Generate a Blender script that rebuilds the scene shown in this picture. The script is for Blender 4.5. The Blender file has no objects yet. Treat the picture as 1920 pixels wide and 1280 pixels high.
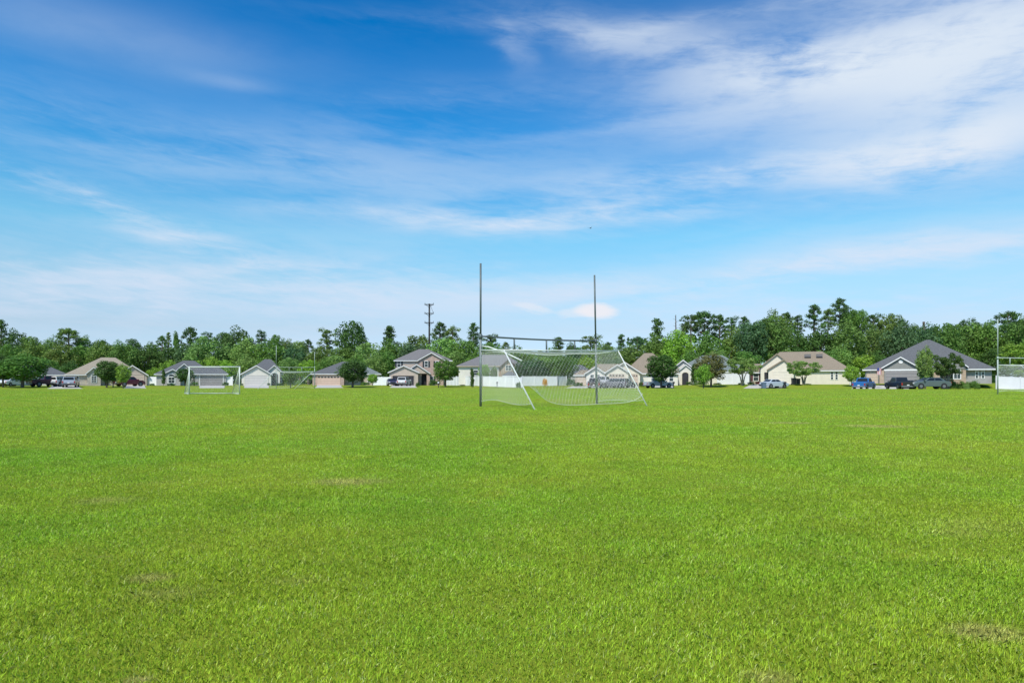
import bpy, math, random
import numpy as np
from mathutils import Vector
R = math.radians
scene = bpy.context.scene
COL = scene.collection
F = 1280.0; HOR = 714.0; EYE = 1.11      # focal length, horizon row (1920x1280 picture), eye height

# ---------------------------------------------------------------- camera
cd = bpy.data.cameras.new('camera'); cam = bpy.data.objects.new('camera', cd); COL.objects.link(cam)
cd.sensor_width = 36.0; cd.lens = 24.0; cd.shift_y = (HOR-640)/1920.0
cd.clip_start = 0.05; cd.clip_end = 6000
cam.location = (0, 0, EYE); cam.rotation_euler = (R(90), 0, 0)
scene.camera = cam
# ---------------------------------------------------------------- exposure
vs = scene.view_settings
vs.view_transform = 'Standard'; vs.look = 'None'; vs.gamma = 1; vs.use_curve_mapping = False
vs.exposure = 0.62
SUN_EL, SUN_AZ = 52.0, 205.0              # azimuth clockwise from +Y: behind the camera, to its left
# ---------------------------------------------------------------- world: sky + high thin cloud
w = bpy.data.worlds.new('World'); scene.world = w; w.use_nodes = True
nt = w.node_tree; nt.nodes.clear()
def N(t, **k):
    n = nt.nodes.new(t)
    for a, b in k.items(): setattr(n, a, b)
    return n
def L(a, b): nt.links.new(a, b)
def setin(sock, v):
    if hasattr(v, 'node'): L(v, sock)
    else: sock.default_value = v
def M(op, a, b=0.0, c=None, clamp=False):
    n = N('ShaderNodeMath', operation=op, use_clamp=clamp)
    setin(n.inputs[0], a); setin(n.inputs[1], b)
    if c is not None: setin(n.inputs[2], c)
    return n.outputs[0]
def MR(v, a, b, c, d, smooth=False):
    n = N('ShaderNodeMapRange'); n.clamp = True
    if smooth: n.interpolation_type = 'SMOOTHSTEP'
    setin(n.inputs[0], v)
    for i, q in enumerate((a, b, c, d)): n.inputs[i+1].default_value = q
    return n.outputs[0]
def MIX(f, a, b, mode='MIX'):
    n = N('ShaderNodeMix', data_type='RGBA', blend_type=mode)
    setin(n.inputs[0], f)
    for s, v in ((n.inputs[6], a), (n.inputs[7], b)):
        if hasattr(v, 'node'): L(v, s)
        else: s.default_value = (*v, 1)
    return n.outputs[2]
def build_world():
    sky = N('ShaderNodeTexSky', sky_type='NISHITA', sun_disc=False)
    sky.sun_elevation = R(SUN_EL); sky.sun_rotation = R(SUN_AZ)
    sky.air_density = 1.0; sky.dust_density = 0.4; sky.ozone_density = 2.5
    tc = N('ShaderNodeTexCoord'); sp = N('ShaderNodeSeparateXYZ'); L(tc.outputs['Generated'], sp.inputs[0])
    x, y, z = sp.outputs
    DEG = 180/math.pi
    az = M('MULTIPLY', M('ARCTAN2', x, y), DEG)
    el = M('MULTIPLY', M('ARCSINE', z), DEG)
    # deeper blue overhead, paler towards the horizon
    ramp = N('ShaderNodeValToRGB'); L(MR(el, 0, 40, 0, 1), ramp.inputs[0])
    cr = ramp.color_ramp
    stops = SKY_STOPS
    while len(cr.elements) < len(stops): cr.elements.new(0.5)
    for e, (p, c) in zip(cr.elements, stops): e.position = p; e.color = (*c, 1)
    base = MIX(1.0, sky.outputs[0], ramp.outputs[0], 'MULTIPLY')
    # streak noise in azimuth / elevation
    def noise(sx, sy, rot, scale, detail, rough, dist, off=0.0):
        c = N('ShaderNodeCombineXYZ')
        ca, sa = math.cos(R(rot)), math.sin(R(rot))
        u = M('ADD', M('MULTIPLY', az, ca), M('MULTIPLY', el, sa)); v = M('SUBTRACT', M('MULTIPLY', el, ca), M('MULTIPLY', az, sa))
        setin(c.inputs[0], M('MULTIPLY', u, sx)); setin(c.inputs[1], M('MULTIPLY', v, sy)); c.inputs[2].default_value = off
        n = N('ShaderNodeTexNoise'); L(c.outputs[0], n.inputs['Vector'])
        n.inputs['Scale'].default_value = scale; n.inputs['Detail'].default_value = detail
        n.inputs['Roughness'].default_value = rough; n.inputs['Distortion'].default_value = dist
        return n.outputs[0]
    streak = noise(0.035, 0.26, 2, 1.0, 7, 0.52, 0.25, 3.0)
    fluff = noise(0.10, 0.24, 3, 1.0, 8, 0.58, 0.2, 9.0)
    fine = noise(0.30, 1.6, -6, 1.0, 8, 0.68, 0.5, 5.0)
    warp = noise(0.05, 0.12, 0, 1.0, 3, 0.5, 0, 20.0)
    waz = M('ADD', az, M('MULTIPLY', M('SUBTRACT', fluff, 0.5), 9.0))
    wel = M('ADD', el, M('MULTIPLY', M('SUBTRACT', warp, 0.5), 5.0))
    tex_s = MR(M('ADD', streak, M('MULTIPLY', M('SUBTRACT', fine, 0.5), 0.32)), 0.32, 0.70, 0, 1, True)
    tex_f = MR(M('ADD', M('ADD', M('MULTIPLY', fluff, 0.6), M('MULTIPLY', streak, 0.4)), M('MULTIPLY', M('SUBTRACT', fine, 0.5), 0.30)), 0.29, 0.56, 0, 1, True)
    def pd(px, py):
        X, Y, Z = (px-960)/F, 1.0, (HOR-py)/F
        return math.degrees(math.atan2(X, Y)), math.degrees(math.atan2(Z, math.hypot(X, Y)))
    total = None
    for (px, py, hw, hh, rot, st, kind) in CLOUDS:
        a0, e0 = pd(px, py); k = 57.3/F*0.9
        ca, sa = math.cos(R(rot)), math.sin(R(rot))
        da = M('SUBTRACT', waz if kind != 'p' else az, a0); de = M('SUBTRACT', wel if kind != 'p' else el, e0)
        u = M('DIVIDE', M('ADD', M('MULTIPLY', da, ca), M('MULTIPLY', de, sa)), hw*k)
        v = M('DIVIDE', M('SUBTRACT', M('MULTIPLY', de, ca), M('MULTIPLY', da, sa)), hh*k)
        r2 = M('ADD', M('POWER', M('ABSOLUTE', u), 2.0), M('POWER', M('ABSOLUTE', v), 2.0))
        g = M('EXPONENT', M('MULTIPLY', r2, -0.9))
        t = {'s': tex_s, 'f': tex_f, 'p': MR(fluff, 0.2, 0.55, 0.5, 1.0)}[kind]
        g = M('MULTIPLY', M('MULTIPLY', g, t), st)
        total = g if total is None else M('ADD', M('MULTIPLY', total, M('SUBTRACT', 1.0, g)), g)   # screen
    # thin veil everywhere, thicker low down
    veil = M('MULTIPLY', tex_s, MR(el, 0, 22, 0.34, 0.02))
    total = M('SUBTRACT', 1.0, M('MULTIPLY', M('SUBTRACT', 1.0, total), M('SUBTRACT', 1.0, veil)))
    cc = MIX(MR(el, 3, 18, 1, 0), CLOUD_HI, CLOUD_LO)
    out = MIX(M('MINIMUM', total, 0.97), base, cc)
    for (px, py, hw, hh, rot, st) in ((1118, 583, 44, 16, -3, 0.8), (1075, 588, 36, 11, 0, 0.35), (1000, 577, 42, 9, -12, 0.38)):      # low sunlit puffs
        a0, e0 = pd(px, py); k = 57.3/F; ca, sa = math.cos(R(rot)), math.sin(R(rot))
        da = M('ADD', M('SUBTRACT', az, a0), M('MULTIPLY', M('SUBTRACT', fine, 0.5), 0.9)); de = M('ADD', M('SUBTRACT', el, e0), M('MULTIPLY', M('SUBTRACT', fine, 0.5), 0.9))
        u = M('DIVIDE', M('ADD', M('MULTIPLY', da, ca), M('MULTIPLY', de, sa)), hw*k); v = M('DIVIDE', M('SUBTRACT', M('MULTIPLY', de, ca), M('MULTIPLY', da, sa)), hh*k)
        g = MR(M('ADD', M('MULTIPLY', u, u), M('MULTIPLY', v, v)), 0.15, 1.3, st, 0, True)
        out = MIX(g, out, (6.5, 6.2, 6.4))
    # below the horizon the world is plain
    bg = N('ShaderNodeBackground'); L(out, bg.inputs[0]); bg.inputs[1].default_value = 0.092
    o = N('ShaderNodeOutputWorld'); L(bg.outputs[0], o.inputs[0])
    w.cycles.sampling_method = 'MANUAL'; w.cycles.sample_map_resolution = 512
SKY_STOPS = [(0.027, (0.606, 0.806, 1.23)), (0.105, (0.698, 0.777, 0.923)), (0.194, (0.798, 0.978, 0.994)), (0.291, (0.602, 1.1, 1.124)), (0.397, (0.294, 0.963, 1.201)), (0.498, (0.109, 0.842, 1.243)), (0.613, (0.0, 0.7020000000000001, 1.18922)), (0.729, (0.0, 0.63812, 1.12005))]
CLOUD_HI, CLOUD_LO = (5.3, 5.9, 6.6), (5.2, 5.5, 6.55)
#         px    py   hw   hh  rot  strength kind
CLOUDS = [(1570, 118, 260, 44, -3, 0.95, 'f'), (1850, 90, 260, 120, 0, 0.85, 'f'), (1790, 272, 260, 48, 4, 1.0, 'f'),
          (1450, 330, 330, 38, 2, 0.85, 's'), (1200, 70, 200, 34, -10, 0.5, 'f'), (950, 85, 60, 18, -35, 0.22, 'f'), (1400, 20, 500, 16, 0, 0.5, 's'), (180, 60, 330, 50, 0, 0.22, 'p'),
          (430, 155, 90, 12, 0, 0.16, 'p'), (700, 330, 700, 60, -3, 0.26, 's'), (960, 250, 800, 46, 5, 0.12, 's'), (1620, 150, 420, 150, 0, 0.35, 'p'), (1010, 412, 380, 20, 0, 1.0, 's'), (250, 415, 320, 24, -16, 1.0, 's'),
          (120, 530, 320, 36, 0, 0.7, 's'), (1500, 505, 480, 26, 4, 0.95, 's'), (1650, 560, 400, 26, 0, 0.6, 's'), (850, 190, 300, 30, 6, 0.12, 's'), (120, 505, 300, 20, 0, 0.5, 's'), (350, 560, 500, 24, 2, 0.4, 's'),
          (700, 530, 500, 40, 0, 0.6, 's'), (1250, 215, 240, 35, -3, 0.25, 's')]
build_world()
# ---------------------------------------------------------------- sun (veiled by high cloud: soft)
sd = bpy.data.lights.new('sun', 'SUN'); so = bpy.data.objects.new('sun', sd); COL.objects.link(so)
sd.energy = 3.2; sd.angle = R(9); sd.color = (1.0, 0.95, 0.87)
a, e = R(SUN_AZ), R(SUN_EL)
so.rotation_euler = Vector((math.sin(a)*math.cos(e), math.cos(a)*math.cos(e), math.sin(e))).to_track_quat('Z', 'Y').to_euler()

# ---------------------------------------------------------------- materials
def mat(name, col, rough=0.8, nscale=3.0, namt=0.12, bump=0.0, metallic=0.0, coat=0.0, stripes=None):
    m = bpy.data.materials.new(name); m.use_nodes = True
    t = m.node_tree; t.nodes.clear()
    o = t.nodes.new('ShaderNodeOutputMaterial'); p = t.nodes.new('ShaderNodeBsdfPrincipled')
    t.links.new(p.outputs[0], o.inputs[0])
    p.inputs['Roughness'].default_value = rough; p.inputs['Metallic'].default_value = metallic
    p.inputs['Coat Weight'].default_value = coat
    tc = t.nodes.new('ShaderNodeTexCoord')
    n = t.nodes.new('ShaderNodeTexNoise'); n.inputs['Scale'].default_value = nscale; n.inputs['Detail'].default_value = 6
    n.inputs['Roughness'].default_value = 0.65
    t.links.new(tc.outputs['Object'], n.inputs['Vector'])
    mr = t.nodes.new('ShaderNodeMapRange'); mr.inputs[1].default_value = 0.3; mr.inputs[2].default_value = 0.7
    mr.inputs[3].default_value = 1-namt; mr.inputs[4].default_value = 1+namt
    t.links.new(n.outputs[0], mr.inputs[0])
    src = mr.outputs[0]
    if stripes:                                            # courses: (axis, period, depth)
        ax, per, dep = stripes
        s = t.nodes.new('ShaderNodeSeparateXYZ'); t.links.new(tc.outputs['Object'], s.inputs[0])
        a1 = t.nodes.new('ShaderNodeMath'); a1.operation = 'DIVIDE'; t.links.new(s.outputs[ax], a1.inputs[0]); a1.inputs[1].default_value = per
        a2 = t.nodes.new('ShaderNodeMath'); a2.operation = 'FRACT'; t.links.new(a1.outputs[0], a2.inputs[0])
        a3 = t.nodes.new('ShaderNodeMath'); a3.operation = 'LESS_THAN'; t.links.new(a2.outputs[0], a3.inputs[0]); a3.inputs[1].default_value = 0.14
        a4 = t.nodes.new('ShaderNodeMath'); a4.operation = 'MULTIPLY_ADD'; t.links.new(a3.outputs[0], a4.inputs[0]); a4.inputs[1].default_value = -dep; a4.inputs[2].default_value = 1
        a5 = t.nodes.new('ShaderNodeMath'); a5.operation = 'MULTIPLY'; t.links.new(a4.outputs[0], a5.inputs[0]); t.links.new(src, a5.inputs[1]); src = a5.outputs[0]
    mx = t.nodes.new('ShaderNodeVectorMath'); mx.operation = 'SCALE'; mx.inputs[0].default_value = col
    t.links.new(src, mx.inputs['Scale']); t.links.new(mx.outputs[0], p.inputs['Base Color'])
    if bump:
        b = t.nodes.new('ShaderNodeBump'); b.inputs['Strength'].default_value = bump; b.inputs['Distance'].default_value = 0.03
        t.links.new(n.outputs[0], b.inputs['Height']); t.links.new(b.outputs[0], p.inputs['Normal'])
    return m
def brick_mat(name, c1, c2, mortar, sx=0.25):
    m = bpy.data.materials.new(name); m.use_nodes = True; t = m.node_tree
    p = t.nodes['Principled BSDF']; p.inputs['Roughness'].default_value = 0.9
    tc = t.nodes.new('ShaderNodeTexCoord'); mp = t.nodes.new('ShaderNodeMapping'); mp.inputs['Rotation'].default_value = (R(90), 0, 0)
    b = t.nodes.new('ShaderNodeTexBrick'); b.inputs['Scale'].default_value = 1.0
    b.inputs['Brick Width'].default_value = sx*1.6; b.inputs['Row Height'].default_value = sx*0.7; b.inputs['Mortar Size'].default_value = 0.012
    for i, c in (('Color1', c1), ('Color2', c2), ('Mortar', mortar)): b.inputs[i].default_value = (*c, 1)
    n = t.nodes.new('ShaderNodeTexNoise'); n.inputs['Scale'].default_value = 2.2; n.inputs['Detail'].default_value = 5
    mr = t.nodes.new('ShaderNodeMapRange'); mr.inputs[3].default_value = 0.7; mr.inputs[4].default_value = 1.3
    mx = t.nodes.new('ShaderNodeVectorMath'); mx.operation = 'SCALE'
    t.links.new(tc.outputs['Object'], mp.inputs[0]); t.links.new(mp.outputs[0], b.inputs[0]); t.links.new(tc.outputs['Object'], n.inputs[0])
    t.links.new(n.outputs[0], mr.inputs[0]); t.links.new(b.outputs[0], mx.inputs[0]); t.links.new(mr.outputs[0], mx.inputs['Scale'])
    t.links.new(mx.outputs[0], p.inputs['Base Color'])
    return m
def tonal_mat(name, trans=0.3, rough=0.6):
    """foliage: object colour times a tone stored per leaf"""
    m = bpy.data.materials.new(name); m.use_nodes = True; t = m.node_tree; t.nodes.clear()
    o = t.nodes.new('ShaderNodeOutputMaterial'); d = t.nodes.new('ShaderNodeBsdfPrincipled'); tr = t.nodes.new('ShaderNodeBsdfTranslucent')
    d.inputs['Roughness'].default_value = rough; d.inputs['Specular IOR Level'].default_value = 0.25
    ms = t.nodes.new('ShaderNodeMixShader'); ms.inputs[0].default_value = trans
    oi = t.nodes.new('ShaderNodeObjectInfo'); at = t.nodes.new('ShaderNodeAttribute'); at.attribute_name = 'tone'
    mx = t.nodes.new('ShaderNodeVectorMath'); mx.operation = 'SCALE'
    t.links.new(oi.outputs['Color'], mx.inputs[0]); t.links.new(at.outputs['Fac'], mx.inputs['Scale'])
    t.links.new(mx.outputs[0], d.inputs['Base Color']); t.links.new(mx.outputs[0], tr.inputs['Color'])
    t.links.new(d.outputs[0], ms.inputs[1]); t.links.new(tr.outputs[0], ms.inputs[2]); t.links.new(ms.outputs[0], o.inputs[0])
    return m

# positions (world XY) of bare and dry spots on the field, from the ground under each picture point
def gp(px, py):
    Y = EYE*F/(py-HOR); return ((px-960)/F*Y, Y)
SPOTS = [(1850, 1187, 0.14, 1.0), (1482, 793, 0.5, 0.95), (1640, 799, 0.7, 0.95), (655, 903, 0.35, 0.9), (200, 938, 0.28, 0.7),
         (310, 1115, 0.22, 0.55), (280, 1085, 0.12, 0.9), (1440, 1272, 0.10, 0.7), (1830, 985, 0.5, 0.45), (500, 800, 1.5, 0.4), (1790, 1000, 0.25, 0.5),
         (255, 1275, 0.05, 0.9), (550, 1090, 0.16, 0.5), (990, 1045, 0.12, 0.35), (1500, 1010, 0.15, 0.4), (1690, 870, 0.7, 0.35), (300, 905, 0.4, 0.4)]
def field_color(t, lush, mid, yel, dry):
    """returns a colour socket varying with world position; shared by soil sheet and blades"""
    def math_(op, a, b=None, c=None):
        n = t.nodes.new('ShaderNodeMath'); n.operation = op
        for i, v in enumerate((a, b, c)):
            if v is None: continue
            if hasattr(v, 'node'): t.links.new(v, n.inputs[i])
            else: n.inputs[i].default_value = v
        return n.outputs[0]
    g = t.nodes.new('ShaderNodeNewGeometry')
    s = t.nodes.new('ShaderNodeSeparateXYZ'); t.links.new(g.outputs['Position'], s.inputs[0])
    cx = t.nodes.new('ShaderNodeCombineXYZ'); t.links.new(s.outputs[0], cx.inputs[0]); t.links.new(s.outputs[1], cx.inputs[1])
    def noise(sc, det, rough=0.6, off=0):
        n = t.nodes.new('ShaderNodeTexNoise'); n.inputs['Scale'].default_value = sc; n.inputs['Detail'].default_value = det
        n.inputs['Roughness'].default_value = rough; n.noise_dimensions = '4D'; n.inputs['W'].default_value = off
        t.links.new(cx.outputs[0], n.inputs['Vector']); return n.outputs[0]
    def mr(v, a, b, c=0, d=1):
        n = t.nodes.new('ShaderNodeMapRange'); n.interpolation_type = 'SMOOTHSTEP'; t.links.new(v, n.inputs[0])
        for i, q in enumerate((a, b, c, d)): n.inputs[i+1].default_value = q
        return n.outputs[0]
    def mix(f, a, b):
        n = t.nodes.new('ShaderNodeMix'); n.data_type = 'RGBA'; t.links.new(f, n.inputs[0])
        for sck, v in ((n.inputs[6], a), (n.inputs[7], b)):
            if hasattr(v, 'node'): t.links.new(v, sck)
            else: sck.default_value = (*v, 1)
        return n.outputs[2]
    c = mix(mr(noise(0.22, 6, 0.65), 0.36, 0.64), lush, mid)
    c = mix(mr(noise(1.3, 8, 0.8, 4), 0.53, 0.80), c, yel)
    c = mix(mr(noise(3.4, 4, 0.7, 12), 0.62, 0.80, 0, 0.75), c, dry)
    wx = noise(2.5, 4, 0.6, 7)
    tot = None
    for (px, py, r, st) in SPOTS:
        X, Y = gp(px, py)
        dx = math_('SUBTRACT', s.outputs[0], X); dy = math_('SUBTRACT', s.outputs[1], Y)
        r2 = math_('ADD', math_('POWER', math_('ABSOLUTE', math_('DIVIDE', dx, r*1.5)), 2.0), math_('POWER', math_('ABSOLUTE', math_('DIVIDE', dy, r)), 2.0))
        q = math_('MULTIPLY', math_('EXPONENT', math_('MULTIPLY', r2, -1.0)), st)
        tot = q if tot is None else math_('MAXIMUM', tot, q)
    c = mix(mr(math_('MULTIPLY', tot, math_('ADD', wx, 0.55)), 0.22, 0.95, 0, 0.5), c, dry)
    return c, noise, mr, mix, math_
def ground_material():
    m = bpy.data.materials.new('field_ground'); m.use_nodes = True; t = m.node_tree
    p = t.nodes['Principled BSDF']; p.inputs['Roughness'].default_value = 0.95; p.inputs['Specular IOR Level'].default_value = 0.1
    c, noise, mr, mix, math_ = field_color(t, (0.180, 0.262, 0.018), (0.232, 0.275, 0.022), (0.27, 0.265, 0.034), (0.34, 0.26, 0.12))
    f = noise(40, 5, 0.8, 2)
    vm = t.nodes.new('ShaderNodeVectorMath'); vm.operation = 'SCALE'; t.links.new(c, vm.inputs[0]); t.links.new(mr(f, 0.3, 0.7, 0.72, 1.25), vm.inputs['Scale'])
    t.links.new(vm.outputs[0], p.inputs['Base Color'])
    b = t.nodes.new('ShaderNodeBump'); b.inputs['Strength'].default_value = 0.5; b.inputs['Distance'].default_value = 0.05
    t.links.new(f, b.inputs['Height']); t.links.new(b.outputs[0], p.inputs['Normal'])
    return m
def blade_material():
    m = bpy.data.materials.new('grass_blades'); m.use_nodes = True; t = m.node_tree; t.nodes.clear()
    o = t.nodes.new('ShaderNodeOutputMaterial'); d = t.nodes.new('ShaderNodeBsdfPrincipled'); tr = t.nodes.new('ShaderNodeBsdfTranslucent')
    d.inputs['Roughness'].default_value = 0.5; d.inputs['Specular IOR Level'].default_value = 0.3
    ms = t.nodes.new('ShaderNodeMixShader'); ms.inputs[0].default_value = 0.35
    c, noise, mr, mix, math_ = field_color(t, (0.28, 0.50, 0.032), (0.39, 0.53, 0.038), (0.52, 0.50, 0.06), (0.62, 0.50, 0.20))
    at = t.nodes.new('ShaderNodeAttribute'); at.attribute_name = 'tone'
    dr = t.nodes.new('ShaderNodeAttribute'); dr.attribute_name = 'straw'
    c = mix(dr.outputs['Fac'], c, (0.60, 0.64, 0.24))
    vm = t.nodes.new('ShaderNodeVectorMath'); vm.operation = 'SCALE'; t.links.new(c, vm.inputs[0]); t.links.new(at.outputs['Fac'], vm.inputs['Scale'])
    t.links.new(vm.outputs[0], d.inputs['Base Color']); t.links.new(vm.outputs[0], tr.inputs['Color'])
    t.links.new(d.outputs[0], ms.inputs[1]); t.links.new(tr.outputs[0], ms.inputs[2]); t.links.new(ms.outputs[0], o.inputs[0])
    return m

MT = {}
MT['white'] = mat('white_trim', (0.72, 0.71, 0.68), 0.6, 2, 0.05)
MT['vinyl'] = mat('white_vinyl', (0.74, 0.73, 0.72), 0.5, 1.2, 0.06)
MT['glass'] = mat('window_glass', (0.035, 0.05, 0.05), 0.15, 1.0, 0.5)
MT['asphalt'] = mat('asphalt', (0.055, 0.055, 0.055), 0.9, 8, 0.2)
MT['concrete'] = mat('concrete', (0.46, 0.43, 0.38), 0.9, 1.5, 0.14, 0.2)
MT['steel'] = mat('galvanised_steel', (0.17, 0.20, 0.19), 0.6, 3.0, 0.3, 0, 0.2)
MT['steel_dark'] = mat('weathered_steel', (0.10, 0.125, 0.125), 0.6, 3.0, 0.3, 0, 0.2)
MT['steel_pale'] = mat('pale_painted_steel', (0.34, 0.40, 0.36), 0.6, 3.0, 0.2)
MT['goalwhite'] = mat('white_painted_tube', (0.60, 0.63, 0.58), 0.5, 3, 0.08)
MT['net'] = mat('net_cord', (0.74, 0.77, 0.70), 0.8, 3, 0.08)
MT['bark'] = mat('bark', (0.13, 0.10, 0.075), 0.95, 4, 0.3, 0.4)
MT['bark_pale'] = mat('pale_bark', (0.30, 0.25, 0.19), 0.95, 4, 0.3, 0.3)
MT['leaf'] = tonal_mat('foliage', 0.36)
MT['creosote'] = mat('creosoted_wood', (0.035, 0.035, 0.03), 0.9, 3, 0.3)
MT['rubber'] = mat('tyre_rubber', (0.02, 0.02, 0.02), 0.9, 5, 0.2)
MT['rim'] = mat('alloy_rim', (0.20, 0.20, 0.21), 0.45, 5, 0.1, 0, 0.4)
MT['carglass'] = mat('car_glass', (0.012, 0.014, 0.016), 0.3, 1, 0.2)
MT['lamp_red'] = mat('tail_lamp', (0.35, 0.02, 0.02), 0.3, 5, 0.05)
MT['lamp_clear'] = mat('head_lamp', (0.65, 0.65, 0.66), 0.2, 5, 0.05)
MT['black'] = mat('black_plastic', (0.02, 0.02, 0.022), 0.5, 5, 0.2)
MT['slate'] = mat('slate_grey_shingle', (0.108, 0.110, 0.112), 0.9, 5, 0.28, 0.3, stripes=(2, 0.16, 0.2))
MT['slate_green'] = mat('grey_green_shingle', (0.16, 0.185, 0.17), 0.9, 5, 0.28, 0.3, stripes=(2, 0.16, 0.2))
MT['tan'] = mat('tan_shingle', (0.30, 0.255, 0.185), 0.9, 5, 0.22, 0.3, stripes=(2, 0.16, 0.2))
MT['brownroof'] = mat('brown_shingle', (0.25, 0.20, 0.14), 0.9, 5, 0.22, 0.3, stripes=(2, 0.16, 0.2))
MT['greybrown'] = mat('grey_brown_shingle', (0.165, 0.155, 0.15), 0.9, 5, 0.25, 0.3, stripes=(2, 0.16, 0.2))
MT['cream'] = mat('cream_stucco', (0.66, 0.60, 0.48), 0.9, 1.5, 0.07)
MT['creamw'] = mat('pale_cream_stucco', (0.66, 0.62, 0.54), 0.9, 1.5, 0.07)
MT['beige'] = mat('beige_stucco', (0.46, 0.38, 0.31), 0.9, 1.5, 0.09)
MT['grey'] = mat('grey_siding', (0.235, 0.235, 0.215), 0.9, 1.5, 0.08, stripes=(2, 0.2, 0.18))
MT['greyst'] = mat('grey_stucco', (0.33, 0.315, 0.30), 0.9, 1.5, 0.09)
MT['greywarm'] = mat('warm_grey_stucco', (0.42, 0.40, 0.38), 0.9, 1.5, 0.09)
MT['door_grey'] = mat('grey_garage_door', (0.25, 0.235, 0.225), 0.7, 2, 0.06, stripes=(2, 0.53, 0.25))
MT['door_white'] = mat('white_garage_door', (0.58, 0.545, 0.50), 0.7, 2, 0.05, stripes=(2, 0.53, 0.18))
MT['door_tan'] = mat('tan_garage_door', (0.52, 0.42, 0.33), 0.7, 2, 0.06, stripes=(2, 0.53, 0.2))
MT['door_peach'] = mat('peach_garage_door', (0.58, 0.42, 0.32), 0.7, 2, 0.06, stripes=(2, 0.53, 0.2))
MT['shutter'] = mat('black_shutter', (0.03, 0.035, 0.04), 0.7, 2, 0.1, stripes=(2, 0.1, 0.4))
MT['shutter_red'] = mat('maroon_shutter', (0.10, 0.03, 0.035), 0.7, 2, 0.1, stripes=(2, 0.1, 0.4))
MT['brick_tan'] = brick_mat('tan_brick', (0.42, 0.30, 0.20), (0.34, 0.24, 0.16), (0.45, 0.40, 0.34))
MT['brick_pink'] = brick_mat('pink_brick', (0.46, 0.31, 0.25), (0.36, 0.25, 0.20), (0.48, 0.42, 0.38))
MT['stone'] = brick_mat('beige_stone', (0.48, 0.42, 0.34), (0.36, 0.31, 0.26), (0.5, 0.46, 0.40), 0.5)
MT['dark_panel'] = mat('painted_dark_opening', (0.03, 0.03, 0.035), 0.9, 2, 0.4)  # near-black colour stands in for the shade inside openings
MT['wood'] = mat('brown_door_paint', (0.09, 0.05, 0.03), 0.6, 3, 0.2)

# ---------------------------------------------------------------- mesh helpers
class MB:
    def __init__(s): s.v = []; s.f = []
    def add(s, vs, fs):
        o = len(s.v); s.v += [tuple(p) for p in vs]; s.f += [tuple(i+o for i in f) for f in fs]; return s
    def box(s, x0, x1, y0, y1, z0, z1):
        return s.add([(x0,y0,z0),(x1,y0,z0),(x1,y1,z0),(x0,y1,z0),(x0,y0,z1),(x1,y0,z1),(x1,y1,z1),(x0,y1,z1)],
                     [(0,3,2,1),(4,5,6,7),(0,1,5,4),(1,2,6,5),(2,3,7,6),(3,0,4,7)])
    def prism(s, poly, y0, y1):        # polygon in x,z pushed from y0 to y1
        n = len(poly); vs = [(x, y0, z) for x, z in poly]+[(x, y1, z) for x, z in poly]
        fs = [tuple(range(n)), tuple(range(2*n-1, n-1, -1))]+[(i, i+n, (i+1) % n+n, (i+1) % n) for i in range(n)]
        return s.add(vs, fs)
    def tube(s, p, q, r0, r1=None, n=8, caps=True):
        return s.poly_tube([p, q], [r0, r0 if r1 is None else r1], n, caps)
    def poly_tube(s, pts, rs, n=6, caps=True):
        P = [Vector(p) for p in pts]; vs = []; up = Vector((0.13, 0.07, 1)).normalized()
        if abs((P[-1]-P[0]).normalized().z) > 0.8: up = Vector((1, 0.1, 0)).normalized()
        for i, c in enumerate(P):
            d = (P[min(i+1, len(P)-1)]-P[max(i-1, 0)]).normalized()
            a = d.cross(up).normalized(); b = d.cross(a)
            for k in range(n):
                t = 2*math.pi*k/n; vs.append(c+(a*math.cos(t)+b*math.sin(t))*(rs[i] if hasattr(rs, '__len__') else rs))
        fs = [(i*n+k, i*n+(k+1) % n, (i+1)*n+(k+1) % n, (i+1)*n+k) for i in range(len(P)-1) for k in range(n)]
        if caps: fs += [tuple(range(n-1, -1, -1)), tuple(range((len(P)-1)*n, len(P)*n))]
        return s.add(vs, fs)
    def build(s, name, m, parent=None, smooth=False, bevel=0):
        me = bpy.data.meshes.new(name); me.from_pydata(s.v, [], s.f); me.update()
        me.materials.append(MT[m] if isinstance(m, str) else m)
        if smooth: me.polygons.foreach_set('use_smooth', [True]*len(me.polygons))
        o = bpy.data.objects.new(name, me); COL.objects.link(o)
        if parent is not None: o.parent = parent
        if bevel:
            b = o.modifiers.new('bevel', 'BEVEL'); b.width = bevel; b.segments = 2; b.limit_method = 'ANGLE'
        return o
def empty(name, loc, label, cat, group=None, rz=0.0, scale=None):
    o = bpy.data.objects.new(name, None); COL.objects.link(o); o.location = loc; o.rotation_euler = (0, 0, rz)
    if scale: o.scale = scale
    o.empty_display_size = 0.2
    return tag(o, label, cat, group)
def tag(o, label=None, cat=None, group=None, kind=None):
    if label: o['label'] = label
    if cat: o['category'] = cat
    if group: o['group'] = group
    if kind: o['kind'] = kind
    return o
def quads_mesh(name, V, tone, m, nper=4, extra=None):
    """V: (n*nper,3) array, one n-gon per nper vertices"""
    n = len(V)//nper; me = bpy.data.meshes.new(name)
    me.vertices.add(n*nper); me.vertices.foreach_set('co', V.astype(np.float32).ravel())
    me.loops.add(n*nper); me.loops.foreach_set('vertex_index', np.arange(n*nper, dtype=np.int32))
    me.polygons.add(n); me.polygons.foreach_set('loop_start', np.arange(0, n*nper, nper, dtype=np.int32))
    me.polygons.foreach_set('loop_total', np.full(n, nper, dtype=np.int32))
    me.update(calc_edges=True)
    a = me.attributes.new('tone', 'FLOAT', 'FACE'); a.data.foreach_set('value', tone.astype(np.float32))
    if extra is not None:
        a = me.attributes.new('straw', 'FLOAT', 'FACE'); a.data.foreach_set('value', extra.astype(np.float32))
    me.materials.append(m); return me

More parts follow.
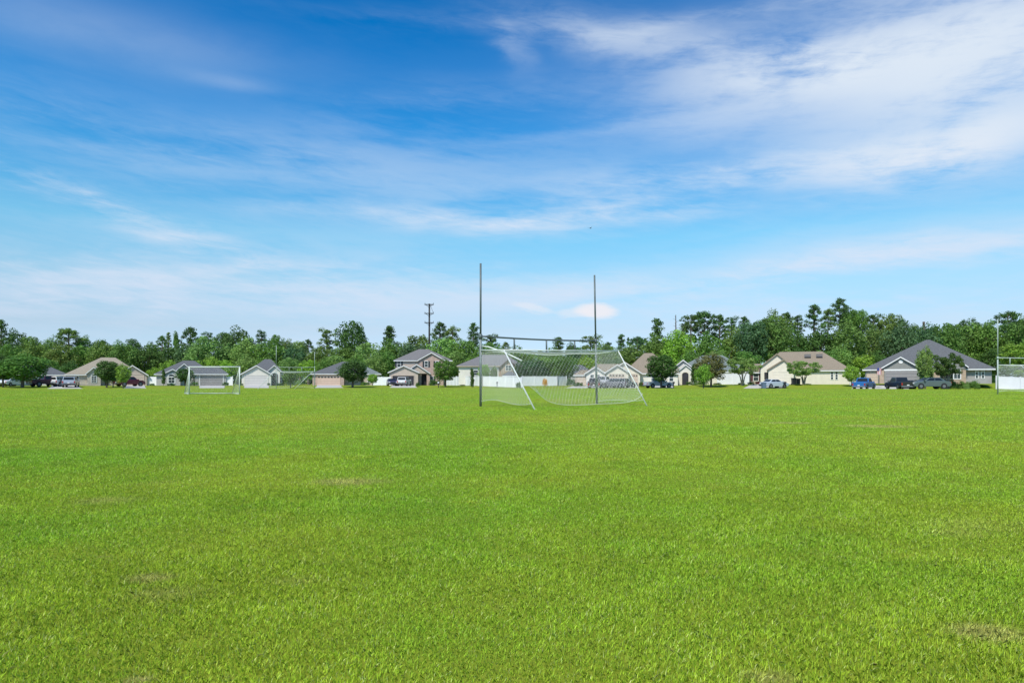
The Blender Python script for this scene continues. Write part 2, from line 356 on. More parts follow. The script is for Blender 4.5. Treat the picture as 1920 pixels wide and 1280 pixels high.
# ---------------------------------------------------------------- terrain
def lerp_tab(tab, x):
    if x <= tab[0][0]: return tab[0][1]
    for (a, va), (b, vb) in zip(tab, tab[1:]):
        if x <= b:
            t = (x-a)/(b-a); t = t*t*(3-2*t); return va+(vb-va)*t
    return tab[-1][1]
EDGE = [(-100, 98), (-70, 98), (-41, 108), (-15, 113), (20, 106), (45, 101), (58, 94), (100, 92)]   # far edge of the field
BASE = [(-90, 0.15), (-20, 0.12), (20, 0.15), (45, 0.45), (70, 0.50)]                                  # level of the house plots
PROF = [(0, 0, 0), (1.6, -0.28, 0), (8.6, -0.30, 0), (8.7, -0.17, 0), (9.6, -0.12, 0), (11, -0.08, 0.0), (17, 0.0, 0.9), (24, 0, 1.0)]
def gz(X, Y):
    d = Y-lerp_tab(EDGE, X)
    if d <= 0: return 0.0
    b = lerp_tab(BASE, X)
    for (a, z0, k0), (c, z1, k1) in zip(PROF, PROF[1:]):
        if d <= c:
            t = (d-a)/(c-a); return (z0+(z1-z0)*t)+b*(k0+(k1-k0)*t)
    return b
def at(px, Y, dz=0.0):
    X = (px-960)/F*Y; return Vector((X, Y, gz(X, Y)+dz))
def ground():
    xs = [-2500, -1200, -600, -350]+list(np.arange(-240, 241, 4.0))+[350, 600, 1200, 2500]
    V, Fc = [], []
    ts = [('f', -30.0)]+[('r', q) for q in (0, .1, .25, .5, .75, .9, 1.0)]+[('d', q) for q in (0.8, 1.6, 8.6, 8.7, 9.6, 11, 13, 15, 17, 20, 24, 40)]+[('a', q) for q in (300, 600, 1200, 2500, 5000)]
    for k, q in ts:
        for x in xs:
            E = lerp_tab(EDGE, x)
            y = q if k in 'fa' else (E*q if k == 'r' else E+q)
            V.append((x, y, gz(x, y) if y < 290 else lerp_tab(BASE, x)))
    n = len(xs)
    for j in range(len(ts)-1):
        for i in range(n-1): Fc.append((j*n+i, j*n+i+1, (j+1)*n+i+1, (j+1)*n+i))
    o = MB().add(V, Fc).build('ground', GROUND, smooth=True); tag(o, kind='structure')
    # road in the dip behind the field, with its far kerb
    rd, kb = MB(), MB(); xs2 = list(np.arange(-236, 237, 4.0)); vs, fs, kv, kf = [], [], [], []
    for i, x in enumerate(xs2):
        E = lerp_tab(EDGE, x)
        for d in (1.9, 8.4): vs.append((x, E+d, gz(x, E+d)+0.012))
        kv += [(x, E+8.42, -0.30), (x, E+8.42, -0.14), (x, E+8.72, -0.13), (x, E+8.72, -0.30)]
    for i in range(len(xs2)-1):
        fs.append((2*i, 2*i+2, 2*i+3, 2*i+1))
        for k in range(3): kf.append((4*i+k, 4*i+4+k, 4*i+5+k, 4*i+k+1))
    tag(rd.add(vs, fs).build('road', 'asphalt'), kind='structure'); tag(kb.add(kv, kf).build('kerb', 'concrete'), kind='structure')
GROUND = ground_material()
ground()
def driveway(px0, px1, Y, near=None, n=10):
    Y = Y+3.0
    x0, x1 = (px0-960)/F*Y, (px1-960)/F*Y; near = near or (px0, px1); yn = lerp_tab(EDGE, (x0+x1)/2)+8.75
    a0, a1 = (near[0]-960)/F*yn, (near[1]-960)/F*yn; xm = (x0+x1)/2; E = lerp_tab(EDGE, xm)+8.75; vs, fs = [], []
    for i in range(n+1):
        y = E+(Y-E)*i/n; fl = 0.8*max(0, 1-i/1.5); q0, q1 = a0+(x0-a0)*i/n, a1+(x1-a1)*i/n; xm = (q0+q1)/2
        for x in (q0-fl, xm, q1+fl): vs.append((x, y, max(gz(x, y), gz(xm, y))+0.035))
    for i in range(n):
        for k in (0, 1): fs.append((3*i+k, 3*i+k+1, 3*i+4+k, 3*i+3+k))
    tag(MB().add(vs, fs).build('driveway', 'concrete'), kind='structure')

# ---------------------------------------------------------------- grass blades
def grass(seed=3):
    rng = np.random.default_rng(seed); Vs, T, S = [], [], []
    zones = [(1.7, 4.2, 9500, .0), (4.2, 7, 5600, .0), (7, 11, 2600, .0), (11, 18, 1000, .0), (18, 30, 280, .0), (30, 52, 75, 0), (52, 74, 30, 0), (74, 93, 12, 0)]
    for (y0, y1, dens, _) in zones:
        hw0, hw1 = 0.78*y0+0.6, 0.78*y1+0.6
        n = int(dens*(y1-y0)*(hw0+hw1))
        y = rng.uniform(y0, y1, n*2); x = rng.uniform(-hw1, hw1, n*2); ok = np.abs(x) < 0.78*y+0.6; x, y = x[ok], y[ok]
        n = len(x)
        p1 = np.sin(x*1.3+2*np.sin(y*0.7))*np.cos(y*1.1+np.sin(x*0.9)); p2 = np.sin(x*4.1+1.7*np.sin(y*2.9))*np.cos(y*3.7+np.sin(x*5.1))
        h = rng.uniform(0.013, 0.027, n)*(1+0.20*p1+0.15*p2)
        wd = np.maximum(rng.uniform(0.0020, 0.0036, n), 0.0005*y)
        straw = (rng.random(n) < 0.055+0.04*(p2 > .5)).astype(float)*rng.uniform(0.5, 1, n)
        big = rng.random(n) < 0.004; h[big] *= 1.7; straw[big] = 0.7
        a = rng.uniform(0, 2*np.pi, n); lean = rng.uniform(0.15, 1.5, n)**1.0; lean[big] = rng.uniform(1.1, 1.7, big.sum())
        dx, dy = np.cos(a), np.sin(a); b = rng.uniform(0, 2*np.pi, n)*0.25+a+np.pi/2; wx, wy = np.cos(b)*wd/2, np.sin(b)*wd/2
        z0 = np.full(n, -0.002)
        l1 = lean*0.55; mx = x+dx*np.sin(l1)*h*.55; my = y+dy*np.sin(l1)*h*.55; mz = np.cos(l1)*h*.55
        tx = mx+dx*np.sin(lean)*h*.6; ty = my+dy*np.sin(lean)*h*.6; tz = np.maximum(mz+np.cos(lean)*h*.6, 0.004)
        q = np.stack([np.stack([x-wx, y-wy, z0], 1), np.stack([x+wx, y+wy, z0], 1), np.stack([mx+wx*.85, my+wy*.85, mz], 1),
                      np.stack([tx, ty, tz], 1), np.stack([mx-wx*.85, my-wy*.85, mz], 1)], 1)
        Vs.append(q.reshape(-1, 3)); T.append(rng.uniform(0.42, 1.62, n)*(1+0.12*p2)); S.append(straw)
    me = quads_mesh('grass', np.concatenate(Vs), np.concatenate(T), blade_material(), 5, np.concatenate(S))
    o = bpy.data.objects.new('grass', me); COL.objects.link(o)
    tag(o, 'short mown bright green turf of the playing field', 'grass', kind='stuff')
grass()

# ---------------------------------------------------------------- goals
def lerp(a, b, t): return Vector(a)*(1-t)+Vector(b)*t
def net_panel(mb, A, B, C, D, cell, sag, sagdir=(0, 0, -1), r=0.0035, hem=0.0, n=3, lift=0.0):
    """A,B top left/right; C,D bottom left/right; diamond cords"""
    A, B, C, D = map(Vector, (A, B, C, D)); sd_ = Vector(sagdir)
    W = max((B-A).length, (D-C).length); H = ((C-A).length+(D-B).length)/2
    def P(u, v):
        p = lerp(lerp(A, B, u), lerp(C, D, u), v)
        return p+sd_*(sag*4*u*(1-u)*math.sin(math.pi*v*0.75+0.2)+0.03*math.sin(u*W*2.1+v*3))+Vector((0, 0, hem*math.sin(u*W*1.3)*v*v+lift*v**3*(math.exp(-u*W/.5)*1.3+math.exp(-(1-u)*W/.35)*.7)))
    c = -H+cell/2
    while c < W:
        for sgn in (0, 1):
            b0, b1 = max(0, -c), min(H, W-c)
            if b1-b0 > 0.05:
                k = max(2, int((b1-b0)/0.35)+1); pts = []
                for i in range(k+1):
                    b = b0+(b1-b0)*i/k; u = (b+c)/W
                    pts.append(P(1-u if sgn else u, b/H))
                mb.poly_tube(pts, r, n, False)
        c += cell
    # hem cord along the bottom
    mb.poly_tube([P(i/24, 1.0) for i in range(25)], r*2.2, 4, False)
    return mb
def combo_goal(PL, PR, baseL, baseR, topL, topR, hL, hR, label, struts=(0.25, 0.5, 0.75), r=0.049, cell=0.2, cord=0.003, extras=False, m1='steel', m2='steel_dark', lean=0.0):
    PL, PR = Vector(PL), Vector(PR)
    root = empty('combination_goal', (PL+PR)/2, label, 'goal', None)
    o = root.location
    def loc(p): return Vector(p)-o
    def up(P, z): return loc(P)+Vector((lean*z*(1 if P is PR else 0), 0, z))
    for P, h in ((PL, hL), (PR, hR)):
        MB().tube(up(P, -0.05), up(P, 3.05), r*1.1, n=12).build('post', m1, root, True)
        MB().tube(up(P, 3.0), up(P, h), r*0.85, n=12).build('upright', m2, root, True)
        MB().tube(up(P, 2.93), up(P, 3.14), r*1.5, n=12).build('clamp', m2, root, True)
    # upper bar sags a little
    pts = [lerp(up(PL, 3.05), up(PR, 3.05), t/12)+Vector((0, 0, -0.05*math.sin(math.pi*t/12))) for t in range(13)]
    MB().poly_tube(pts, r*0.8, 10).build('upper_crossbar', m2, root, True)
    pts2 = [lerp(up(PL, 2.44), up(PR, 2.44), t/12)+Vector((0, 0, -0.03*math.sin(math.pi*t/12))) for t in range(13)]
    MB().poly_tube(pts2, r*0.9, 10).build('lower_crossbar', m1, root, True)
    for t in struts:
        a_, b_ = lerp(up(PL, 2.42), up(PR, 2.42), t), lerp(up(PL, 3.03), up(PR, 3.03), t)
        MB().tube(a_, b_, r*0.75, n=8).build('strut', m2, root, True)
    fr = 0.027
    tl, tr_, bl, br = loc(topL), loc(topR), loc(baseL), loc(baseR)
    MB().tube(up(PL, 2.44), tl, fr, n=8).build('top_rail', 'goalwhite', root, True); MB().tube(up(PR, 2.44), tr_, fr, n=8).build('top_rail', 'goalwhite', root, True)
    MB().tube(tl, bl, fr*1.05, n=8).build('back_stay', 'goalwhite', root, True); MB().tube(tr_, br, fr*1.05, n=8).build('back_stay', 'goalwhite', root, True)
    MB().tube(tl, tr_, fr, n=8).build('back_rail', 'goalwhite', root, True)
    nb = MB()
    g = Vector((0, 0, 0.06))
    inL, inR = lerp(bl, tl, 0.04)+(tr_-tl)*0.02, lerp(br, tr_, 0.05)-(tr_-tl)*0.03
    back = ((bl-tl)+(br-tr_)); back.z = 0; back.normalize()
    net_panel(nb, tl, tr_, inL+g, inR+g, cell, 0.35, Vector((-back.x, -back.y, -0.25)), cord, lift=0.5)
    nb2 = MB(); net_panel(nb2, up(PL, 2.42), up(PR, 2.42), tl, tr_, cell, 0.16, (0, 0, -1), cord)
    s1 = MB(); net_panel(s1, up(PL, 2.40), tl, up(PL, 0.22), lerp(bl, tl, 0.12), cell, 0.10, (0.3, -0.2, -1), cord, 0.10)
    s2 = MB(); net_panel(s2, up(PR, 2.40), tr_, up(PR, 0.12), lerp(br, tr_, 0.12), cell, 0.10, (0.3, -0.2, -1), cord, 0.06)
    net = nb.build('net', 'net', root)
    for q in (nb2, s1, s2): q.build('net_panel', 'net', net)
    if extras:
        MB().poly_tube([loc(p) for p in extras], 0.03, 8).build('loose_rail', 'goalwhite', root, True)
    return root
def pt(px, py, Y): return Vector(((px-960)/F*Y, Y, EYE+(HOR-py)/F*Y))
combo_goal((-1.36, 29.6, 0), (4.10, 33.0, 0), (0.88, 26.35, 0), (6.05, 30.6, 0), (-0.33, 28.0, 2.38), (4.93, 31.7, 2.5), 6.2, 6.22,
           'near grey goal with tall uprights and sagging white net in mid-field',
           struts=(0.27, 0.545, 0.80), extras=[pt(904, 649, 29.4), pt(915, 650, 29.1), pt(945, 660, 28.4), pt(978, 676, 27.6)], lean=-0.018, cord=0.003)
combo_goal((40.7, 57.2, 0), (48.5, 56.2, 0), (43.4, 53.9, 0), (51.4, 52.9, 0), (41.9, 56.3, 2.42), (49.6, 55.2, 2.42), 6.25, 6.2,
           'pale goal with tall upright at the right edge of the field', struts=(0.12, 0.5, 0.85), cell=0.15, cord=0.004, m1='steel_pale', m2='steel_pale')
q = at(590, 96); q0 = at(518, 94)
combo_goal((q0.x, q0.y, 0), (q.x, q.y, 0), (q0.x-2.1, q0.y-1.2, 0), (q.x-2.4, q.y-1.4, 0), (q0.x-0.3, q0.y-0.5, 2.3), (q.x-0.2, q.y-0.6, 2.35), 6.0, 5.2,
           'distant pale goal with thin uprights before the cream and peach garages', struts=(0.33, 0.66), cell=0.35, cord=0.0035, m1='steel_pale', m2='steel_pale', r=0.04)
def small_goal():
    fl, fr_, bl, br = Vector((-26.9, 56.9, 0)), Vector((-22.7, 56.9, 0)), Vector((-28.45, 59.3, 0)), Vector((-24.3, 59.3, 0))
    root = empty('soccer_goal', (fl+fr_)/2, 'small white portable soccer goal standing on the left of the field', 'goal'); o = root.location
    h = Vector((0, 0, 2.28)); k = Vector((-0.35, 0.9, 2.28)); r = 0.05
    for p in (fl, fr_): MB().tube(p-o-Vector((0, 0, .02)), p-o+h, r, n=12).build('post', 'goalwhite', root, True)
    MB().tube(fl-o+h-Vector((.06, 0, 0)), fr_-o+h+Vector((.06, 0, 0)), r, n=12).build('crossbar', 'goalwhite', root, True)
    for p, q in ((fl, bl), (fr_, br)):
        MB().tube(p-o+h, p-o+k*1.0, 0.035, n=8).build('top_rail', 'goalwhite', root, True)
        MB().tube(p-o+k, q-o+Vector((0, 0, .03)), 0.035, n=8).build('back_stay', 'goalwhite', root, True)
        MB().tube(p-o+Vector((0, 0, .04)), q-o+Vector((0, 0, .04)), 0.035, n=8).build('ground_rail', 'goalwhite', root, True)
    MB().tube(bl-o+Vector((0, 0, .04)), br-o+Vector((0, 0, .04)), 0.035, n=8).build('ground_rail', 'goalwhite', root, True)
    nb = MB(); net_panel(nb, fl-o+k, fr_-o+k, bl-o, br-o, 0.16, 0.12, (0.2, -1, -0.2), 0.0016)
    net = nb.build('net', 'net', root)
    for (p, q) in ((fl, bl), (fr_, br)):
        s = MB(); net_panel(s, p-o+h, p-o+k, p-o, q-o, 0.16, 0.05, (0.6, 0, 0), 0.0022); s.build('net_panel', 'net', net)
small_goal()

# ---------------------------------------------------------------- trees
LEAF = MT['leaf']
def leaf_cloud(name, C, Rd, per, size, seed, flat=1.0, inner=0.45):
    rng = np.random.default_rng(seed); C = np.array(C, float); Rd = np.array(Rd, float)
    n = len(C)*per; ci = np.repeat(np.arange(len(C)), per)
    d = rng.normal(size=(n, 3)); d /= np.linalg.norm(d, axis=1)[:, None]
    rr = inner+(1-inner)*rng.random(n)**0.6
    P = C[ci]+d*(Rd[ci]*rr)[:, None]*np.array([1, 1, flat])
    nrm = d*0.9+rng.normal(size=(n, 3))*0.55+np.array([0, 0, .25]); nrm /= np.linalg.norm(nrm, axis=1)[:, None]
    t = np.cross(nrm, rng.normal(size=(n, 3))); t /= np.linalg.norm(t, axis=1)[:, None]; b = np.cross(nrm, t)
    s = size*rng.uniform(0.6, 1.35, n)[:, None]
    q = np.stack([P+t*s*.6, P+b*s*.38, P-t*s*.6, P-b*s*.38], 1).reshape(-1, 3)
    ct = rng.uniform(0.78, 1.22, len(C))
    return quads_mesh(name, q, ct[ci]*rng.uniform(0.75, 1.25, n), LEAF)
def trunk_mesh(paths, m='bark', n=7):
    mb = MB()
    for pts, rs in paths: mb.poly_tube(pts, rs, n)
    me = bpy.data.meshes.new('trunk'); me.from_pydata(mb.v, [], mb.f); me.materials.append(MT[m]); return me
PROTO = {}
def fib(n, rng):
    out = []
    for i in range(n):
        z = 1-2*(i+.5)/n; t = i*2.39996+rng.uniform(-.3, .3); r = math.sqrt(1-z*z); out.append((r*math.cos(t), r*math.sin(t), z))
    return out
def make_protos():
    # every prototype is 10 m tall; second number is its crown half width
    for k in range(4):      # broad crowns, trunk short or hidden
        rng = random.Random(10+k); C, Rr = [], []
        for (x, y, z) in fib(46, rng):
            g = rng.uniform(0.62, 0.92); lob = 1+0.22*math.sin(3*math.atan2(y, x)+k*2)+rng.uniform(-.12, .12)
            C.append((x*3.4*g*lob, y*3.4*g*lob, 5.6+z*3.9*g*(1+rng.uniform(-.08, .1)))); Rr.append(rng.uniform(0.75, 1.35))
        for i in range(14): C.append((rng.uniform(-1.6, 1.6), rng.uniform(-1.6, 1.6), rng.uniform(3, 7.5))); Rr.append(1.4)
        me = leaf_cloud('crown', C, Rr, 95, 0.30, 50+k, 0.8)
        P = [([(0, 0, 0), (0.1, 0, 1.5), (0, .1, 4), (0, 0, 6.5)], [.32, .26, .2, .08])]
        for i in range(6):
            a = i*1.05+rng.random(); P.append(([(0, 0, 1.6+i*.4), (1.1*math.cos(a), 1.1*math.sin(a), 3.2+i*.4), (2.3*math.cos(a), 2.3*math.sin(a), 5+i*.35)], [.14, .1, .04]))
        PROTO['oak%d' % k] = (me, trunk_mesh(P), 3.9)
    for k in range(5):      # pines: bare trunk, ragged shelves of needles
        rng = random.Random(30+k); C, Rr, P = [], [], [([(0, 0, 0), (.08, .05, 3), (-.05, .1, 6.5), (.02, 0, 9.4)], [.24, .2, .14, .04])]
        nl = 24
        z0 = [5.2, 4.2, 6.3, 5.0, 3.2][k]; wide = [2.4, 2.0, 3.0, 2.6, 1.9][k]
        for i in range(nl):
            f = i/(nl-1); zz = z0+(9.2-z0)*f; a = i*2.4+rng.uniform(-.5, .5)
            prof = {0: math.sin(math.pi*min(1, .30+.62*f)), 1: 1.05-.8*f, 2: math.sin(math.pi*min(1, .35+.5*f)), 3: .9-.35*f, 4: 1.05-.85*f}[k]
            rad = wide*prof*rng.uniform(.45, 1.05)
            e_ = (rad*math.cos(a), rad*math.sin(a), zz+.25*rad*rng.uniform(.2, 1))
            P.append(([(0, 0, zz-.3), (e_[0]*.5, e_[1]*.5, zz), e_], [.06, .045, .02]))
            for j in range(2):
                t = 1-.3*j; C.append((e_[0]*t+rng.uniform(-.25, .25), e_[1]*t+rng.uniform(-.25, .25), e_[2]+rng.uniform(-.1, .2))); Rr.append(rng.uniform(.42, .78))
        C += [(0, 0, 9.5), (.2, .1, 9.1)]; Rr += [.5, .6]
        PROTO['pine%d' % k] = (leaf_cloud('crown', C, Rr, 62, 0.20, 70+k, 0.62, .2), trunk_mesh(P), wide+.1)
    rng = random.Random(5)  # round-headed street tree
    for k in range(3):
        C, Rr = [], []
        for (x, y, z) in fib(60, rng):
            g = rng.uniform(.55, .95); C.append((x*2.6*g, y*2.6*g, 5.7+z*3.8*g)); Rr.append(rng.uniform(.55, 1.0))
        P = [([(0, 0, 0), (.05, 0, 3), (0, .05, 6)], [.2, .16, .08])]
        for i in range(7):
            a = i*.9; P.append(([(0, 0, 2.6+i*.3), (.9*math.cos(a), .9*math.sin(a), 4.6+i*.3), (1.7*math.cos(a), 1.7*math.sin(a), 6+i*.3)], [.09, .06, .03]))
        PROTO['round%d' % k] = (leaf_cloud('crown', C, Rr, 110, 0.27, 90+k, 1.0), trunk_mesh(P), 2.35)
    for k in range(2):      # vase-shaped small tree on several stems
        C, Rr, P = [], [], []
        for i in range(60):
            f = rng.random(); z = 4.6+5.0*f; r = (1.2+3.2*math.sin(math.pi*min(1, .15+.6*f)))*math.sqrt(rng.random()); a = rng.uniform(0, 6.28)
            C.append((r*math.cos(a), r*math.sin(a), z-.22*r)); Rr.append(rng.uniform(.5, .95))
        for i in range(4):
            a = i*1.57+.4; P.append(([(.15*math.cos(a), .15*math.sin(a), 0), (.45*math.cos(a), .45*math.sin(a), 2.6), (1.6*math.cos(a), 1.6*math.sin(a), 6.5)], [.16, .13, .04]))
        PROTO['vase%d' % k] = (leaf_cloud('crown', C, Rr, 115, 0.30, 110+k, .9), trunk_mesh(P, 'bark_pale'), 3.3)
    C, Rr = [], []          # column
    for i in range(56):
        z = rng.uniform(1.0, 9.6); r = 1.15*math.sin(math.pi*min(.97, (z+.8)/11))*math.sqrt(rng.random()); a = rng.uniform(0, 6.28)
        C.append((r*math.cos(a), r*math.sin(a), z)); Rr.append(rng.uniform(.45, .8))
    PROTO['column'] = (leaf_cloud('crown', C, Rr, 100, .25, 130, 1.2), trunk_mesh([([(0, 0, 0), (0, 0, 5)], [.16, .08])]), 1.7)
    C, Rr = [], []          # low bush
    for i in range(34):
        a = rng.uniform(0, 6.28); f = rng.random(); r = 3.6*math.sqrt(rng.random()); z = max(1.2, 7.8*math.sqrt(max(0, 1-(r/4.6)**2))*rng.uniform(.35, 1)); C.append((r*math.cos(a), r*math.sin(a), z)); Rr.append(rng.uniform(1.2, 2.0))
    PROTO['bush'] = (leaf_cloud('foliage', C, Rr, 90, .45, 140, 1.0), None, 5.0)
make_protos()
def plant(kind, px, ytop, hw, Y, col, label, cat='tree', group=None, name=None, rz=None, base=None):
    p = at(px, Y); H = EYE+(HOR-ytop)/F*Y-p.z; W = hw/F*Y
    me, tr, wr = PROTO[kind]; rnd = random.Random(int(px*7+ytop))
    rz = rnd.uniform(0, 6.28) if rz is None else rz
    name = name or ('bush' if kind == 'bush' else 'pine_tree' if kind.startswith('pine') else 'tree')
    s = (W/wr, W/wr, H/10)
    col = tuple(c*rnd.uniform(.92, 1.08) for c in col)+(1,)
    if tr is None:
        o = bpy.data.objects.new(name, me); COL.objects.link(o); o.location = p; o.rotation_euler = (0, 0, rz); o.scale = s; o.color = col
        return tag(o, label, cat, group)
    if kind[:4] in ('pine', 'oak0', 'oak1', 'oak2', 'oak3'):
        k = W/wr*1.08; r = empty(name, p, label, cat, group, rz); up = max(0, H-9.9*k); kz = min(k*1.15, H/9.9)
        if kz*9.9 > H-up: up = H-9.9*kz
        t_ = MB().poly_tube([(0, 0, 0), (0, 0, max(.5, up+1.2*kz))], [k*.34+.05, k*.26], 8).build('trunk', 'bark', r)
        b_ = bpy.data.objects.new('limb', tr); COL.objects.link(b_); b_.parent = t_; b_.location = (0, 0, up); b_.scale = (k, k, kz)
        c = bpy.data.objects.new('crown', me); COL.objects.link(c); c.parent = r; c.color = col; c.location = (0, 0, up); c.scale = (k, k, kz)
        return r
    r = empty(name, p, label, cat, group, rz, s)
    for nm, d in (('trunk', tr), ('crown', me)):
        c = bpy.data.objects.new(nm, d); COL.objects.link(c); c.parent = r; c.color = col
    return r
# leaf colours
DK, MD, OL, LT, LM, BL, RD = (.088, .170, .038), (.140, .260, .048), (.170, .252, .052), (.225, .365, .085), (.27, .44, .055), (.098, .190, .070), (.22, .215, .075)
CN = {DK: 'dark green', MD: 'mid green', OL: 'olive green', LT: 'pale green', LM: 'lime green', BL: 'bluish green', RD: 'reddish'}

# houses as landmarks for the wood behind them (picture columns)
MARKS = [(60, 'the grey-roofed garage at far left'), (190, 'the tan-roofed stone house'), (345, 'the dark-roofed house with arched window'),
         (480, 'the cream gabled garage'), (640, 'the peach garage house'), (790, 'the two-storey house'), (915, 'the brown-grey roofed house behind the fence'),
         (1050, 'the long white fence in the centre'), (1190, 'the big brown-roofed house'), (1330, 'the grey-roofed house with arched porch'),
         (1510, 'the long cream house'), (1740, 'the grey slate-roofed house'), (1900, 'the white fence at far right')]
ORD = ['first', 'second', 'third', 'fourth', 'fifth', 'sixth', 'seventh', 'eighth', 'ninth', 'tenth', 'eleventh', 'twelfth']
BACK = [(2, 597, 14, 'pine1', DK), (30, 616, 20, 'oak1', DK), (62, 627, 20, 'oak0', OL), (96, 632, 16, 'oak2', MD), (128, 613, 26, 'pine2', MD), (158, 628, 14, 'oak1', MD), (190, 631, 18, 'oak3', DK),
        (225, 636, 14, 'oak2', MD), (250, 632, 15, 'oak0', DK), (285, 640, 14, 'oak1', MD), (304, 628, 11, 'pine0', MD), (316, 622, 7, 'pine4', OL), (330, 621, 7, 'column', MD), (357, 611, 20, 'pine0', DK),
        (390, 622, 12, 'pine3', BL), (420, 616, 18, 'oak3', DK), (447, 611, 28, 'oak1', DK), (490, 619, 14, 'pine3', BL), (518, 625, 12, 'oak0', MD), (540, 634, 14, 'oak2', OL), (562, 634, 14, 'oak3', LT), (578, 635, 10, 'pine0', DK),
        (612, 616, 18, 'pine3', OL), (660, 597, 28, 'oak0', DK), (690, 640, 12, 'pine1', DK), (730, 609, 20, 'pine4', DK), (785, 618, 28, 'oak3', OL), (825, 602, 17, 'pine0', DK), (848, 612, 18, 'pine3', OL),
        (888, 603, 14, 'pine1', DK), (920, 626, 20, 'pine3', DK), (948, 640, 10, 'pine0', OL), (1047, 630, 15, 'pine1', DK), (1072, 640, 12, 'oak2', DK), (1108, 628, 22, 'pine3', OL), (1140, 640, 12, 'pine0', BL),
        (1165, 625, 12, 'pine4', DK), (1195, 629, 15, 'pine2', BL), (1232, 595, 18, 'pine4', DK), (1283, 608, 13, 'pine1', OL), (1296, 588, 18, 'pine2', DK), (1320, 581, 26, 'pine2', DK), (1350, 588, 18, 'pine0', DK),
        (1372, 593, 14, 'pine3', DK), (1396, 592, 12, 'pine0', DK), (1424, 596, 20, 'oak0', MD), (1455, 580, 26, 'oak1', OL), (1476, 584, 16, 'pine0', DK), (1496, 590, 13, 'pine3', DK), (1527, 569, 17, 'pine0', DK), (1553, 578, 14, 'pine3', OL),
        (1574, 557, 18, 'pine0', DK), (1592, 572, 18, 'oak2', DK), (1610, 574, 18, 'oak3', MD), (1638, 588, 18, 'pine3', DK), (1668, 584, 24, 'oak0', OL), (1692, 597, 14, 'pine0', DK), (1715, 606, 12, 'oak1', MD),
        (1752, 604, 20, 'oak3', DK), (1782, 606, 14, 'pine0', MD), (1806, 600, 12, 'pine3', DK), (1826, 596, 20, 'oak1', DK), (1852, 603, 16, 'oak2', MD), (1890, 581, 24, 'pine2', DK), (1914, 598, 22, 'pine0', DK)]
MID = [(20, 646), (70, 643), (112, 646), (152, 648), (195, 641), (236, 643), (276, 648), (320, 652), (355, 640), (388, 630, LT), (424, 650), (462, 634, LT), (505, 640, MD), (550, 648), (597, 652), (642, 648), (690, 642, LT),
       (735, 638, MD), (776, 642), (832, 628, LT), (872, 632, MD), (922, 642), (975, 652), (1028, 655), (1085, 652), (1132, 643), (1182, 648), (1232, 628), (1272, 618, LM), (1330, 632), (1380, 622), (1412, 604), (1446, 598, MD),
       (1490, 622), (1540, 616), (1590, 606), (1640, 616), (1690, 612), (1732, 618), (1772, 612, MD), (1812, 606), (1850, 612), (1890, 608), (1925, 598)]
LOW = [(292, 688, 18, LM), (318, 672, 16, LM), (395, 666, 22, LM), (425, 672, 20, LM), (462, 664, 22, LT), (545, 668, 26, LT), (580, 672, 22, LM), (610, 668, 20, MD), (668, 664, 28, MD), (700, 662, 24, LT), (728, 655, 22, MD),
       (856, 655, 22, LT), (888, 662, 22, MD), (1020, 664, 24, LT), (1070, 668, 24, MD), (1100, 664, 22, LM), (1296, 655, 26, MD), (1345, 652, 24, LT), (1400, 655, 30, MD), (1575, 646, 28, LT), (1618, 662, 22, LM), (1645, 655, 22, DK),
       (1870, 650, 28, DK), (30, 678, 26, MD), (90, 672, 26, MD), (132, 676, 20, DK), (232, 676, 22, DK), (1500, 652, 30, DK), (1545, 650, 28, MD), (1150, 668, 24, DK), (985, 672, 24, DK), (630, 660, 24, LT), (500, 668, 22, MD), (350, 668, 20, DK)]
def wood_trees():
    rnd = random.Random(8); rows = []
    for (px, yt, hw, k, c) in BACK: rows.append(('tall', px, yt, hw*1.2, k, 205+rnd.uniform(-8, 8), c))
    for t in MID:
        c = t[2] if len(t) > 2 else rnd.choice([DK, MD, MD, OL, BL])
        rows.append(('middle', t[0], t[1]-(11 if t[0] > 1300 else 4), 33+rnd.uniform(-4, 6), 'oak%d' % rnd.randrange(4), 187+rnd.uniform(-5, 5), c))
    for (px, yt, hw, c) in LOW: rows.append(('low', px, yt, hw, rnd.choice(['oak0', 'oak1', 'oak2', 'oak3', 'round0']), 171+rnd.uniform(-4, 4), c))
    cnt, tot = {}, {}
    rows.sort(key=lambda r: r[1])
    key = lambda r: (r[0], min(MARKS, key=lambda m: abs(m[0]-r[1]))[1])
    for r in rows: tot[key(r)] = tot.get(key(r), 0)+1
    for r in rows:
        k = key(r); i = cnt.get(k, 0); cnt[k] = i+1
        kind = {'pin': 'pine', 'oak': 'broadleaf', 'rou': 'broadleaf', 'col': 'slim'}[r[4][:3]]
        mark = k[1].replace('the ', '', 1)
        if tot[k] == 1: lab = '%s %s tree in the %s row behind %s' % (CN[r[6]], kind, r[0], mark)
        else: lab = '%s %s tree, %s in the %s row behind %s' % (CN[r[6]], kind, ORD[i], r[0], mark)
        plant(r[4], r[1], r[2], r[3], r[5], r[6], lab, 'tree', {'tall': 'tall trees of the wood behind the houses', 'middle': 'middle trees of the wood behind the houses', 'low': 'low trees right behind the houses'}[r[0]])
wood_trees()
